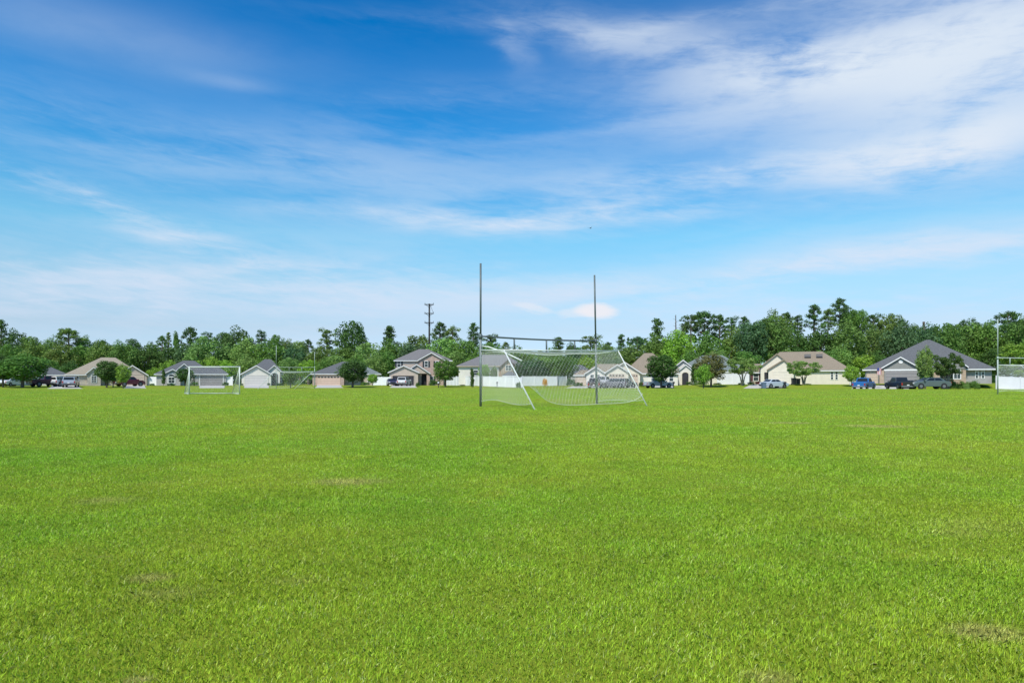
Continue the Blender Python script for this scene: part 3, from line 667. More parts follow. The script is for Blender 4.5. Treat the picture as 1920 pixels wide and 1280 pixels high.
def far_wood():
    rng = random.Random(77); C, Rr = [], []
    for px in range(-700, 2620, 9):
        top = 654 if px < 560 else 660 if px < 1180 else 632 if px < 1260 else 622 if px < 1700 else 626
        for k in range(5):
            Y = rng.uniform(222, 245); H = EYE+(HOR-top)/F*Y-rng.uniform(0, 3)
            C.append(((px-960)/F*Y+rng.uniform(-2, 2), Y, max(1, H*(k+.6)/5))); Rr.append(rng.uniform(1.6, 2.8))
    me = leaf_cloud('woods', C, Rr, 26, 1.1, 9, .8); o = bpy.data.objects.new('woods', me); COL.objects.link(o); o.color = (.055, .12, .03, 1)
    tag(o, 'far green wood closing the view behind the rows of trees', 'woods', kind='stuff')
far_wood()
# dead trunk
p = at(1267, 200); r = empty('dead_tree', p, 'thin bare dead tree trunk rising above the wood beside the tall pine', 'dead tree')
MB().poly_tube([(0, 0, 0), (.1, 0, 10), (0, 0, 20)], [.35, .28, .10]).build('trunk', 'bark', r)
lb = MB()
for i in range(9): a_ = i*2.1; z_ = 14+i*.65; lb.tube((0, 0, z_), (1.1*math.cos(a_), 1.1*math.sin(a_), z_+.4), .06, .02, 5)
lb.build('branches', 'bark', r)
p = at(1732, 214); r = empty('dead_tree', p, 'short broken grey tree stub showing above the wood right of the slate roof', 'dead tree')
MB().poly_tube([(0, 0, 0), (.1, 0, 9), (0, 0, EYE+(HOR-606)/F*214)], [.5, .42, .34]).build('trunk', 'bark', r)
# ---------------------------------------------------------------- utility pole
def utility_pole():
    p = at(805, 200); H = EYE+(HOR-570)/F*200
    r = empty('utility_pole', p, 'tall dark utility pole with crossarms above the trees beside the two-storey house', 'utility pole')
    MB().tube((0, 0, 0), (0, 0, H), .34, .24, 10).build('pole', 'creosote', r, True)
    for i, z in enumerate((H-.3, H-2.9, H-5.6)):
        w_ = 1.35; m = MB().box(-w_, w_, -.50, -.35, z-.12, z+.12).tube((-w_*.8, -.42, z), (0, -.35, z-.8), .06, n=5).tube((w_*.8, -.42, z), (0, -.35, z-.8), .06, n=5)
        c = m.build('crossarm', 'creosote', r)
        for sx in (-1, 1): MB().tube((sx*w_*.9, -.42, z+.1), (sx*w_*.9, -.42, z+.5), .1, .07, 6).build('insulator', 'steel_dark', c)
    MB().tube((.2, -.3, H-.2), (1.25, -.45, H-2.8), .04, n=4).build('wire', 'creosote', r)
utility_pole()

# ---------------------------------------------------------------- houses
class House:
    """built in metres about its base; X()/Z() turn picture columns and rows into metres on its front plane"""
    def __init__(s, px, Y, label, base=None, cat='house', name='house'):
        s.p = at(px, Y)
        if base is not None: s.p.z = EYE-(base-HOR)/F*Y
        s.Y = Y; s.rz = -math.atan((px-960)/F)*0.92; s.root = empty(name, s.p, label, cat, None, s.rz)
        s.wall = {}; s.roofn = 0
    def X(s, px, d=0.0):
        u = (px-960)/F; c, n = math.cos(s.rz), math.sin(s.rz)
        return (u*(s.p.y+d*c)-s.p.x+d*n)/(c-u*n)
    def Z(s, py, d=0.0): return EYE+(HOR-py)/F*(s.Y+d*math.cos(s.rz))-s.p.z
    def walls(s, m, *boxes):
        mb = MB()
        for b in boxes: mb.box(*b)
        return mb.build('wall', m, s.root)
    def hip(s, x0, x1, y0, y1, ze, xr0, xr1, zr, m, ov=.45, fascia='white'):
        x0 -= ov; x1 += ov; y0 -= ov; y1 += ov; ym = (y0+y1)/2; t = .02
        v = [(x0,y0,ze+t),(x1,y0,ze+t),(x1,y1,ze+t),(x0,y1,ze+t),(xr0,ym,zr),(xr1,ym,zr)]
        f = [(0,1,5,4),(2,3,4,5),(3,0,4),(1,2,5),(0,3,2,1)]
        o = MB().add(v, f).build('roof', m, s.root)
        MB().box(x0+.03, x1-.03, y0+.03, y1-.03, ze-.2, ze+.017).build('fascia', fascia, o); return o
    def gable(s, x0, x1, y0, y1, ze, zp, wm, rm, ov=.4, trim='white', xp=None, wall=True, base=0.0):
        """gable facing the viewer, ridge running back"""
        xp = (x0+x1)/2 if xp is None else xp
        if wall: MB().prism([(x0, base), (x1, base), (x1, ze), (xp, zp), (x0, ze)], y0, y1).build('wall', wm, s.root)
        sl0, sl1 = (zp-ze)/(xp-x0), (zp-ze)/(x1-xp); th = .16
        P = [(x0-ov, ze-ov*sl0), (xp, zp), (x1+ov, ze-ov*sl1)]
        roof = MB()
        def slab(th0, th1, ya, yb):
            vs = []
            for y in (ya, yb):
                for (x, z) in P: vs += [(x, y, z+th0), (x, y, z+th1)]
            return vs, [(0,2,3,1),(2,4,5,3),(6,7,9,8),(8,9,11,10),(1,3,9,7),(3,5,11,9),(0,6,8,2),(2,8,10,4),(0,1,7,6),(4,10,11,5)]
        o = MB().add(*slab(.02, .02+th, y0-ov, y1)).build('roof', rm, s.root)
        MB().add(*slab(-.08, .11, y0-ov-.035, y0-ov-.003)).build('bargeboard', trim, o); return o
    def window(s, x0, x1, z0, z1, y=0.0, fm='white', mull=1, bars=1, arch=False, shutters=None, fw=.09):
        fr = MB(); Y0, Y1 = y-.07, y-.004
        fr.box(x0-fw, x0, Y0, Y1, z0-fw, z1+fw).box(x1, x1+fw, Y0, Y1, z0-fw, z1+fw).box(x0, x1, Y0, Y1, z0-fw, z0).box(x0, x1, Y0, Y1, z1, z1+fw)
        for i in range(1, mull+1 if mull else 1):
            if mull > 0 and i <= mull-1: xx = x0+(x1-x0)*i/mull; fr.box(xx-.025, xx+.025, Y0+.015, Y1-.002, z0, z1)
        for i in range(1, bars+1): zz = z0+(z1-z0)*i/(bars+1); fr.box(x0, x1, Y0+.01, Y1-.001, zz-.03, zz+.03)
        if arch:
            n = 10; xm, rr = (x0+x1)/2, (x1-x0)/2; zb = z1+fw
            ou = [(xm+(rr+fw)*math.cos(math.pi*i/n), zb+(rr+fw)*math.sin(math.pi*i/n)*.8) for i in range(n+1)]; inn = [(xm+rr*math.cos(math.pi*i/n), zb+rr*math.sin(math.pi*i/n)*.8) for i in range(n+1)]
            for i in range(n): fr.prism([ou[i], ou[i+1], inn[i+1], inn[i]], Y0, Y1)
        o = fr.build('window', fm, s.root)
        pm = MB().box(x0, x1, y-.03, y-.006, z0, z1)
        if arch: pm.prism([(x1, z1+fw)]+[(xm+rr*math.cos(math.pi*i/n), zb+rr*math.sin(math.pi*i/n)*.8) for i in range(1, n)]+[(x0, z1+fw)], y-.03, y-.006)
        pm.build('pane', 'glass', o)
        if shutters:
            for sx in (-1, 1):
                xa = x0-fw-.42 if sx < 0 else x1+fw+.03
                MB().box(xa, xa+.39, y-.06, y-.003, z0-.05, z1+.05).build('shutter', shutters, s.root)
        return o
    def garage(s, x0, x1, z1, y=0.0, m='door_white', trim='white', lites=0, z0=0.0, open_=False):
        fr = MB().box(x0-.14, x0, y-.08, y-.003, z0, z1+.16).box(x1, x1+.14, y-.08, y-.003, z0, z1+.16).box(x0, x1, y-.08, y-.003, z1, z1+.16)
        g = MB()
        if open_: o = MB().box(x0, x1, y-.02, y-.005, z0, z1).build('garage_opening', 'dark_panel', s.root)  # flat dark panel, shade of the open garage put into its colour
        else:
            n = 4; h = (z1-z0)/n
            for i in range(n): g.box(x0, x1, y-.045, y-.006, z0+i*h+.012, z0+(i+1)*h-.012)
            g.box(x0, x1, y-.02, y-.004, z0, z1); o = g.build('garage_door', m, s.root)
            for i in range(lites):
                w_ = (x1-x0)/lites; xa = x0+i*w_+w_*.18; xb = x0+(i+1)*w_-w_*.18; zc = z1-h*.75; n2 = 6; xm = (xa+xb)/2; rr = (xb-xa)/2
                MB().prism([(xb, zc), ]+[(xm+rr*math.cos(math.pi*k/n2), zc+.12+rr*.75*math.sin(math.pi*k/n2)) for k in range(n2+1)]+[(xa, zc)], y-.052, y-.046).build('lite', 'glass', o)
        fr.build('door_trim', trim, s.root)
    def panel(s, name, x0, x1, z0, z1, y, m, d=.03):
        return MB().box(x0, x1, y-d, y-.003, z0, z1).build(name, m, s.root)
    def arch_opening(s, x0, x1, z1, y=0.0, m='dark_panel', trim='white', tw=.14, d=.02):
        n = 10; xm, rr = (x0+x1)/2, (x1-x0)/2
        A = [(xm+rr*math.cos(math.pi*i/n), z1+rr*math.sin(math.pi*i/n)*.7) for i in range(n+1)]
        MB().prism([(x0, 0), (x1, 0)]+A, y-d, y-.004).build('entry', m, s.root)
        ou = [(xm+(rr+tw)*math.cos(math.pi*i/n), z1+(rr+tw)*math.sin(math.pi*i/n)*.72) for i in range(n+1)]; t = MB()
        for i in range(n): t.prism([ou[i], ou[i+1], A[i+1], A[i]], y-.09, y-.005)
        t.box(x0-tw, x0, y-.09, y-.005, 0, z1).box(x1, x1+tw, y-.09, y-.005, 0, z1); t.build('entry_trim', trim, s.root)

def houses():
    # far left, grey roof
    h = House(60, 139, 'cream house with grey hip roof behind the maroon truck at far left', 723); X, Z = h.X, h.Z
    h.walls('creamw', (X(-10), X(60), 3, 14, 0, Z(703)), (X(60), X(124), 0, 14, 0, Z(703)))
    h.hip(X(-10), X(124), 0, 14, Z(702), X(50), X(82), Z(683, 7), 'slate')
    h.garage(X(72), X(105), 2.15, 0, 'door_white'); h.window(X(22), X(34), .9, 2.0, 3)
    h.window(X(113), X(119), .9, 2.0, 0)
    # tan roof, stone
    h = House(196, 139, 'stone and tan house with broad tan shingle roof behind two joined dark trees', 723); X, Z = h.X, h.Z
    h.walls('stone', (X(125), X(228), 0.5, 14, 0, Z(702)))
    h.hip(X(125), X(262), 0.5, 14, Z(702), X(186), X(214), Z(670, 7), 'tan')
    h.gable(X(164), X(189), -.6, 6, Z(699), Z(689), 'stone', 'tan', .3)
    h.window(X(172), X(181), .7, 1.9, -.6, bars=2, mull=2, arch=True)
    h.window(X(140), X(147), .9, 1.9, .5); h.panel('door', X(196), X(203), 0, 2.1, .5, 'wood')
    h.gable(X(222), X(275), -2.5, 8, Z(702), Z(685, -2.5), 'beige', 'tan', .35)
    h.garage(X(241), X(269), 2.2, -2.5, 'door_tan', 'door_tan')
    # dark roof, arched window
    h = House(356, 139, 'grey-beige house with dark roof and white arched window behind small white goal', 722.5); X, Z = h.X, h.Z
    h.walls('greywarm', (X(292), X(424), 1.5, 14, 0, Z(701)))
    h.walls('greyst', (X(366), X(424), 0, 1.4, 0, Z(701)))
    h.hip(X(366), X(424), 0, 12, Z(700.5), X(372), X(410), Z(687, 6), 'slate')
    h.hip(X(292), X(400), 1.5, 14, Z(701), X(340), X(362), Z(676, 8), 'slate')
    h.gable(X(309), X(338), .3, 6, Z(699.5), Z(692.5), 'greywarm', 'slate', .3)
    h.gable(X(328), X(362), 1.0, 8, Z(696), Z(682, 1), 'greywarm', 'slate', .3)
    h.window(X(316), X(327), .55, 1.65, .3, bars=1, mull=2, arch=True, fw=.2)
    h.garage(X(375), X(418), 2.25, 0, 'door_grey')
    h.panel('door', X(345), X(351), 0, 2.1, 1.0, 'wood')
    # cream gable garage
    h = House(488, 142, 'cream house with white gabled garage and dark roof behind, between two soccer goals', 723.5); X, Z = h.X, h.Z
    h.walls('creamw', (X(500), X(528), 3, 15, 0, Z(702)), (X(458), X(505), 6, 15, 0, Z(702)))
    h.gable(X(453), X(508), 0, 10, Z(701), Z(685.5), 'creamw', 'slate', .35)
    h.garage(X(459), X(502), 2.2, 0, 'door_white', 'creamw')
    h.hip(X(462), X(530), 3, 16, Z(700), X(494), X(507), Z(673, 9), 'slate')
    h.gable(X(503), X(525), 1.8, 7, Z(694), Z(685, 2), 'creamw', 'slate', .3)
    h.arch_opening(X(509), X(521), 2.3, 1.8); h.window(X(524.3), X(528), .7, 1.8, 3)
    # peach garage
    h = House(642, 154, 'low house with dark hip roof and peach garage door with arched lites', 723); X, Z = h.X, h.Z
    h.walls('brick_pink', (X(586), X(645), 0, 13, 0, Z(700.5))); h.walls('beige', (X(645.2), X(712), 2, 13, 0, Z(700.5)))
    h.hip(X(586), X(672), 0, 13, Z(700.5), X(640), X(655), Z(678, 6.5), 'slate')
    h.hip(X(656), X(712), 2, 13, Z(700.5), X(680), X(690), Z(688, 8), 'slate_green')
    h.garage(X(595), X(637), 2.2, 0, 'door_peach', 'door_peach', 7)
    h.window(X(655), X(663), .8, 1.9, 2); h.window(X(690), X(697), .8, 1.9, 2); h.panel('door', X(676), X(682), 0, 2.1, 2, 'wood')
    # two storeys
    h = House(790, 152, 'beige two-storey house with black shutters and open garage', 722.5); X, Z = h.X, h.Z
    h.walls('beige', (X(740), X(846), 4, 14, 0, Z(676, 4)))
    h.hip(X(740), X(846), 4, 14, Z(675.5, 4), X(784), X(803), Z(654.5, 9), 'greybrown')
    h.gable(X(786), X(832), 3, 8, Z(674, 3), Z(661.5, 3), 'brick_pink', 'greybrown', .35)
    for a_, b_, yy in ((745, 751, 4), (796.5, 802, 3), (817, 822, 3)): h.window(X(a_, yy), X(b_, yy), Z(687.5, yy), Z(677, yy), yy, shutters='shutter')
    h.walls('brick_pink', (X(776), X(790), 1, 4, 0, Z(698)), (X(800), X(806), 1, 4, 0, Z(698)))
    h.gable(X(757), X(805), .8, 5, Z(699), Z(683.5, 1), 'beige', 'greybrown', .3, base=Z(700))
    h.gable(X(731), X(784), -2, 5, Z(698), Z(686, -2), 'beige', 'greybrown', .35)
    h.garage(X(736, -2), X(776, -2), 2.15, -2, 'door_white', 'beige', open_=True)
    h.panel('entry', X(790), X(799), 0, 2.35, 2.6, 'dark_panel', .6); h.window(X(806.5, 3), X(812, 3), .7, 2.0, 3, shutters='shutter')
    h.window(X(834), X(840), .8, 2.0, 4)
    # behind the fence
    h = House(918, 138, 'low beige brick house with grey-brown roof behind the white fence and left goalpost', 721); X, Z = h.X, h.Z
    h.walls('creamw', (X(860), X(935), 0, 11, 0, Z(686))); h.walls('brick_tan', (X(935.2), X(978), .2, 11, 0, Z(686)))
    h.hip(X(860), X(978), 0, 11, Z(685.5), X(905), X(950), Z(665, 5.5), 'greybrown', fascia='beige')
    h.gable(X(940), X(966), -1.2, 4, Z(686), Z(675, -1), 'brick_tan', 'greybrown', .3, base=Z(700), trim='wood')
    h.window(X(948), X(958), Z(694), Z(685.5), -1.2, bars=1, mull=2); h.window(X(888), X(896), Z(703), Z(694), 0)
    # small dark playhouse-like roof behind the fence
    h = House(955, 124, 'small dark-roofed garden shed showing over the white fence', 722, 'shed', 'garden_shed'); X, Z = h.X, h.Z
    h.walls('grey', (X(946), X(966), 0, 2.5, 0, Z(705))); h.hip(X(946), X(966), 0, 2.5, Z(704), X(953), X(959), Z(696, 1.2), 'slate')
    h.window(X(950), X(954), Z(711), Z(706), 0); h.panel('door', X(958), X(962), 0, Z(706), 0, 'dark_panel')
    # slate roof house between
    h = House(1078, 150, 'house with only its dark slate roof showing left of the brown-roofed house', 722); X, Z = h.X, h.Z
    h.walls('greyst', (X(1056), X(1112), 0, 11, 0, Z(701))); h.hip(X(1056), X(1112), 0, 11, Z(700.5), X(1074), X(1092), Z(684, 5.5), 'slate')
    h.window(X(1062), X(1068), .9, 2.0, 0)
    # brown roofed
    h = House(1170, 126, 'big cream house with brown roof and several gables behind the goal net', 722.5); X, Z = h.X, h.Z
    h.walls('creamw', (X(1100), X(1205), 1.5, 16, 0, Z(700)), (X(1200), X(1272), 1.0, 16, 0, Z(700)))
    h.hip(X(1172), X(1272), 1, 16, Z(699.5), X(1212), X(1228), Z(662, 8.5), 'brownroof')
    h.hip(X(1098), X(1190), 2, 14, Z(700), X(1118), X(1168), Z(682, 8), 'brownroof')
    h.walls('beige', (X(1077), X(1102), 1.0, 8, 0, Z(703))); h.hip(X(1077), X(1104), 1.0, 8, Z(702.5), X(1088), X(1098), Z(693, 4), 'brownroof', .3)
    h.garage(X(1081), X(1099), 2.1, 1.0, 'door_tan', 'beige', 5)
    h.gable(X(1099), X(1134), .5, 8, Z(699), Z(687.5), 'creamw', 'brownroof', .35)
    h.window(X(1107), X(1113), .9, 2.0, .5, bars=1, mull=2); h.window(X(1118), X(1124), .9, 2.0, .5, bars=1, mull=2)
    h.gable(X(1142), X(1200), 0, 9, Z(698), Z(679), 'cream', 'brownroof', .4)
    h.gable(X(1137), X(1178), -1.2, 5, Z(697.5), Z(684, -1.2), 'cream', 'brownroof', .35)
    h.garage(X(1142, -1), X(1171, -1), 2.1, -1.2, 'door_tan', 'cream', 5); h.garage(X(1182), X(1196), 2.1, 0, 'door_tan', 'cream', 3)
    h.window(X(1222), X(1230), .8, 2.0, 1.0); h.window(X(1256), X(1263), .8, 2.0, 1.0)
    # arched porch
    h = House(1330, 131, 'cream house with arched porch and grey roof behind the reddish tree', 721.5); X, Z = h.X, h.Z
    h.walls('cream', (X(1262), X(1406), 2, 15, 0, Z(697))); h.hip(X(1262), X(1406), 2, 15, Z(696.5), X(1318), X(1358), Z(666, 8.5), 'slate_green')
    h.gable(X(1262), X(1300), .6, 6, Z(690), Z(675, .6), 'creamw', 'greybrown', .4)
    h.gable(X(1272), X(1300), -.3, 4, Z(695), Z(684), 'creamw', 'greybrown', .25)
    h.arch_opening(X(1279), X(1291), 2.0, -.3, trim='cream', tw=.22); h.panel('entry', X(1262), X(1273), 0, 2.4, .6, 'dark_panel', .04)
    h.window(X(1308), X(1316), .8, 2.0, 2.0); h.window(X(1350), X(1357), .8, 2.0, 2.0)
    # long cream house
    h = House(1510, 128, 'long cream house with tan shingle roof behind a green vase-shaped tree', 720.5); X, Z = h.X, h.Z
    h.walls('beige', (X(1398), X(1428), 3, 12, 0, Z(700))); h.hip(X(1398), X(1432), 3, 12, Z(697), X(1412), X(1425), Z(681, 7), 'brownroof')
    h.window(X(1412), X(1421), .7, 2.1, 3, bars=1, mull=1, shutters='shutter_red')
    h.walls('cream', (X(1450), X(1594), 1.2, 15, 0, Z(695)))
    h.hip(X(1430), X(1594), 1.2, 15, Z(694), X(1462), X(1546), Z(659, 8), 'brownroof', fascia='white')
    h.gable(X(1426), X(1486), .2, 9, Z(687), Z(663, 0), 'cream', 'tan', .3, xp=X(1457), trim='brownroof')
    h.gable(X(1441), X(1488), -1.0, 3, Z(692), Z(674, -1), 'cream', 'tan', .3, xp=X(1470), trim='brownroof')
    h.garage(X(1450, -1), X(1482, -1), 2.3, -1.0, 'cream', 'cream')
    h.panel('entry', X(1433), X(1440), 0.9, 2.3, .2, 'dark_panel')
    for a_ in (1558, 1566.5): h.window(X(a_, 1.2), X(a_+4, 1.2), Z(711, 1.2), Z(697.5, 1.2), 1.2, bars=2)
    h.window(X(1584.5, 1.2), X(1587, 1.2), Z(704, 1.2), Z(698, 1.2), 1.2)
    for a_ in (1508, 1530): MB().box(X(a_, 6), X(a_+12, 6), 5.2, 5.7, Z(668, 5.4)-.1, Z(664.5, 5.4)+.06).build('roof_vent', 'greybrown', h.root)
    # grey slate
    h = House(1740, 107, 'grey house with big slate hip roof and round gable vent behind the blue truck', 719); X, Z = h.X, h.Z
    h.walls('greyst', (X(1800), X(1862), 1.5, 15, 0, Z(692))); h.walls('grey', (X(1622), X(1730), 1.2, 15, 0, Z(692.5)))
    h.walls('brick_tan', (X(1730), X(1800), 2.5, 15, 0, Z(692)), (X(1789), X(1812), .6, 2.4, 0, Z(691)), (X(1649), X(1657.5), -.1, 1.19, 0, Z(693)), (X(1750), X(1763), 1.0, 2.4, 0, Z(692)))
    h.hip(X(1622), X(1862), 1.2, 15, Z(691.5), X(1741), X(1749), Z(637, 8), 'slate')
    h.gable(X(1654), X(1724), 0, 8, Z(689), Z(669), 'grey', 'slate', .35)
    h.panel('beam', X(1657.6), X(1722), Z(694.6), Z(691.6), 0, 'white', .09)
    h.garage(X(1661), X(1719), Z(695), 0, 'door_grey', 'grey'); h.garage(X(1625, 1), X(1646, 1), Z(696), 1.2, 'door_tan', 'grey')
    xm, zc = X(1689), Z(677); MB().tube((xm, -.06, zc), (xm, -.004, zc), .32, n=20).build('round_vent', 'white', h.root, False)
    h.gable(X(1780), X(1812), .5, 6, Z(686), Z(674.5), 'grey', 'slate', .3, base=Z(692))
    h.window(X(1765, 2), X(1786, 2), .8, 2.15, 2.5, bars=1, mull=3, fw=.14); h.window(X(1776, .6)+.9, X(1786, .6)+1.0, .8, 2.15, .9-.3, bars=1, mull=2, fw=.12)
    h.panel('entry', X(1738), X(1749), 0, 2.3, 2.5, 'dark_panel')
    for a_ in (1829.5, 1841): h.window(X(a_, 1.5), X(a_+4, 1.5), Z(709, 1.5), Z(698, 1.5), 1.5, bars=1, arch=True)
houses()

def fence(pts, h, label, m='vinyl', group='white vinyl fences between the houses'):
    """pts: (px, Y) corners; panels are the fence, posts are parts"""
    P = [at(px, Y) for px, Y in pts]; c = P[0].copy(); root = empty('vinyl_fence', c, label, 'fence', group)
    pan, rail, low = MB(), MB(), MB(); posts = []
    for a_, b_ in zip(P, P[1:]):
        n = max(1, round((b_-a_).length/2.4)); d = (b_-a_)/n; nn = Vector((-d.y, d.x, 0)).normalized()*.02
        for i in range(n):
            p0, p1 = a_+d*i-c, a_+d*(i+1)-c; p0.z = gz(p0.x+c.x, p0.y+c.y)-c.z; p1.z = gz(p1.x+c.x, p1.y+c.y)-c.z
            def slab(mb, z0, z1, k):
                vs = [p0-nn*k+Vector((0,0,z0)), p1-nn*k+Vector((0,0,z0)), p1-nn*k+Vector((0,0,z1)), p0-nn*k+Vector((0,0,z1)), p0+nn*k+Vector((0,0,z0)), p1+nn*k+Vector((0,0,z0)), p1+nn*k+Vector((0,0,z1)), p0+nn*k+Vector((0,0,z1))]
                mb.add(vs, [(0,1,2,3),(7,6,5,4),(0,4,5,1),(3,2,6,7),(0,3,7,4),(1,5,6,2)])
            slab(pan, .05, h, 1); slab(rail, h-.02, h+.06, 2.0); slab(low, .08, .2, 2.0)
            posts.append(p0)
        posts.append(b_-c)
    pan.build('panel', m, root); rail.build('rail', m, root); low.build('rail', m, root)
    for p in posts: MB().box(p.x-.07, p.x+.07, p.y-.07, p.y+.07, p.z, p.z+h+.1).add([(p.x-.09,p.y-.09,p.z+h+.1),(p.x+.09,p.y-.09,p.z+h+.1),(p.x+.09,p.y+.09,p.z+h+.1),(p.x-.09,p.y+.09,p.z+h+.1),(p.x,p.y,p.z+h+.18)], [(0,1,4),(1,2,4),(2,3,4),(3,0,4),(0,3,2,1)]).build('post', m, root)
fence([(273, 141), (298, 141)], 1.8, 'short white fence between the tan house and the arched-window house')
fence([(425, 142), (436, 142)], 1.8, 'tiny white fence piece beside the grey garage door behind the small goal')
fence([(700, 150), (732, 147)], 1.8, 'white fence left of the two-storey house')
fence([(838, 150), (905, 128), (978, 119)], 1.85, 'long white fence running past the left goalpost')
fence([(980, 127), (1046, 130), (1062, 132)], 1.8, 'white fence seen through the goal net behind dark round trees')
fence([(1345, 126), (1404, 126)], 2.0, 'white fence right of the reddish tree')
fence([(1594, 113), (1612, 114)], 1.9, 'short white fence between the cream house and the blue truck')
fence([(1868, 103), (1960, 100), (2060, 97)], 1.9, 'white fence at the right edge behind the right-hand goal')

for a_ in ((96, 148, 139), (236, 272, 137), (374, 421, 139), (458, 504, 142), (594, 640, 154), (734, 779, 150), (1078, 1200, 125, (1060, 1195)), (1426, 1482, 127, (1385, 1462)), (1610, 1722, 107, (1590, 1712)), (1222, 1262, 128)): driveway(*a_)

# ---------------------------------------------------------------- front yard trees and shrubs
ST = 'trees in the front yards'
for t in [('round0', 42, 660, 38, 112, MD, 'large green tree at left in front of the grey-roofed garage'),
          ('round1', 6, 664, 22, 113, DK, 'dark tree cut by the left edge of the picture'),
          ('round2', 200, 672, 19, 112, DK, 'dark tree in front of the stone house, left of a joined pair'),
          ('round0', 212, 676, 12, 114, MD, 'green tree in front of the stone house, right of a joined pair'),
          ('round1', 231, 681, 12, 110, LM, 'lime green tree left of the maroon suv at the tan gabled garage'),
          ('round2', 347, 688, 16, 134, DK, 'dark tree behind the left post of the small white goal'),
          ('column', 306.5, 692, 5, 136, DK, 'narrow dark shrub tree left of the arched window'),
          ('round1', 545, 692, 13, 118, MD, 'small green tree between the cream garage and the peach garage'),
          ('round0', 661, 670, 26, 122, DK, 'big dark tree hiding the right side of the peach garage house'),
          ('round2', 699, 699, 9, 140, LM, 'small round lime green tree on the lawn left of two-storey house'),
          ('round1', 835, 672, 21, 126, MD, 'green tree in front of the right side of the two-storey house'),
          ('column', 885, 690, 6, 116, DK, 'slim dark tree in front of the long white fence'),
          ('round2', 908, 680, 11, 133, LM, 'lime green tree just right of the left goalpost above the fence'),
          ('round0', 926, 684, 7, 133.5, MD, 'small green tree beside the lime tree above the long fence'),
          ('round1', 1000, 672, 34, 138, BL, 'wide dark bluish tree seen through the goal net'),
          ('round0', 1052, 664, 27, 136, MD, 'domed green tree seen through the middle of the goal net'),
          ('round2', 1240, 660, 26, 112, DK, 'dark round tree in front of the brown roof behind the silver truck'),
          ('column', 1302, 682, 9, 126, DK, 'dark narrow tree beside the arched porch'),
          ('round1', 1333, 660, 25, 116, RD, 'reddish brown round tree in front of the grey-roofed house'),
          ('round0', 1319, 680, 14, 109, LM, 'small lime green tree standing before the reddish tree'),
          ('vase0', 1392, 666, 26, 118, LT, 'bright green vase-shaped tree left of the long cream house'),
          ('vase1', 1507, 675, 25, 117, LT, 'bright green vase-shaped tree in front of the long cream house'),
          ('round2', 1597, 683, 14, 110, LM, 'small yellow-green tree above the blue truck'),
          ('round1', 1735, 648, 14, 98, LT, 'slender pale green tree behind the grey sedan'),
          ('vase0', 1775, 658, 25, 99, DK, 'dark round tree in front of the white windows of the slate-roofed house'),
          ('round2', 1912, 636, 30, 112, LM, 'bright lime green tree above the white fence at right edge')]:
    plant(*t, 'tree', ST)
SH = 'shrubs along the house walls'
for t in [(98, 714, 8, 126, DK, 'dark shrub left of the maroon truck'), (285, 717, 6, 135, MD, 'shrub in front of the short white fence'), (320, 717, 8, 136, DK, 'dark shrub under the arched window'),
          (364, 713, 9, 134, MD, 'shrub left of the grey garage door behind the small goal'), (423, 714, 7, 134, DK, 'dark shrub right of the grey garage door behind the small goal'), (452, 717, 5, 138, DK, 'tiny dark shrub left of the cream gabled garage'),
          (504, 716, 4, 139, DK, 'tiny dark shrub right of the white garage door'), (526, 716, 8, 137, DK, 'dark shrub in front of the cream house window'), (546, 714, 10, 140, OL, 'olive shrub behind the small tree beside the cream house'),
          (558, 709, 10, 143, LT, 'pale shrub left of the peach garage'), (685, 714, 10, 145, MD, 'shrub right of the big dark tree'), (783, 714, 5, 126, DK, 'small dark shrub on the lawn right of the white van'),
          (815, 709, 13, 140, DK, 'dark hedge shrub under the two-storey house window'), (972, 712, 6, 117, DK, 'dark shrub at the end of the long white fence'), (1085, 714, 10, 122, DK, 'dark shrub left of the brown-roofed house'),
          (1070, 706, 10, 128, BL, 'bluish shrub behind the goal net'), (1204, 713, 8, 120, DK, 'dark shrub left of the silver truck'), (1293, 713, 8, 125, DK, 'dark shrub right of the arched porch'), (1312, 714, 12, 124, MD, 'shrub between porch and reddish tree'),
          (1345, 716, 9, 122, DK, 'dark shrub under the reddish tree'), (1390, 716, 8, 122, MD, 'green shrub left of the maroon shrub'), (1408, 714, 8, 121, DK, 'dark shrub under the red-shuttered window'), (1422, 713, 7, 120, (.12, .03, .03), 'maroon shrub at the corner of the cream house'),
          (1497, 719, 8, 116, DK, 'low dark shrub left of the vase tree trunk'), (1515, 718, 8, 116.5, MD, 'low green shrub right of the vase tree trunk'), (1728, 703, 8, 101, DK, 'dark shrub at the entrance of the slate-roofed house'),
          (1762, 711, 11, 99.5, OL, 'olive hedge shrub behind the grey sedan'), (1786, 709, 11, 99.5, DK, 'dark hedge shrub under the white windows'), (1806, 709, 11, 99, MD, 'hedge shrub in the middle of the right-hand hedge'), (1826, 708, 12, 98.5, MD, 'green hedge shrub at the right end of the hedge'),
          (1774, 717, 6, 99, LT, 'small pale shrub at the nose of the grey sedan'), (1812, 716, 6, 97, LT, 'small pale shrub in front of the right-hand hedge')]:
    plant('bush', *t, 'shrub', SH, 'shrub')
plant('bush', 1022, 704, 6, 122, (.75, .42, .05), 'yellow-orange shrub in front of the white fence behind the net', 'shrub', None, 'shrub')

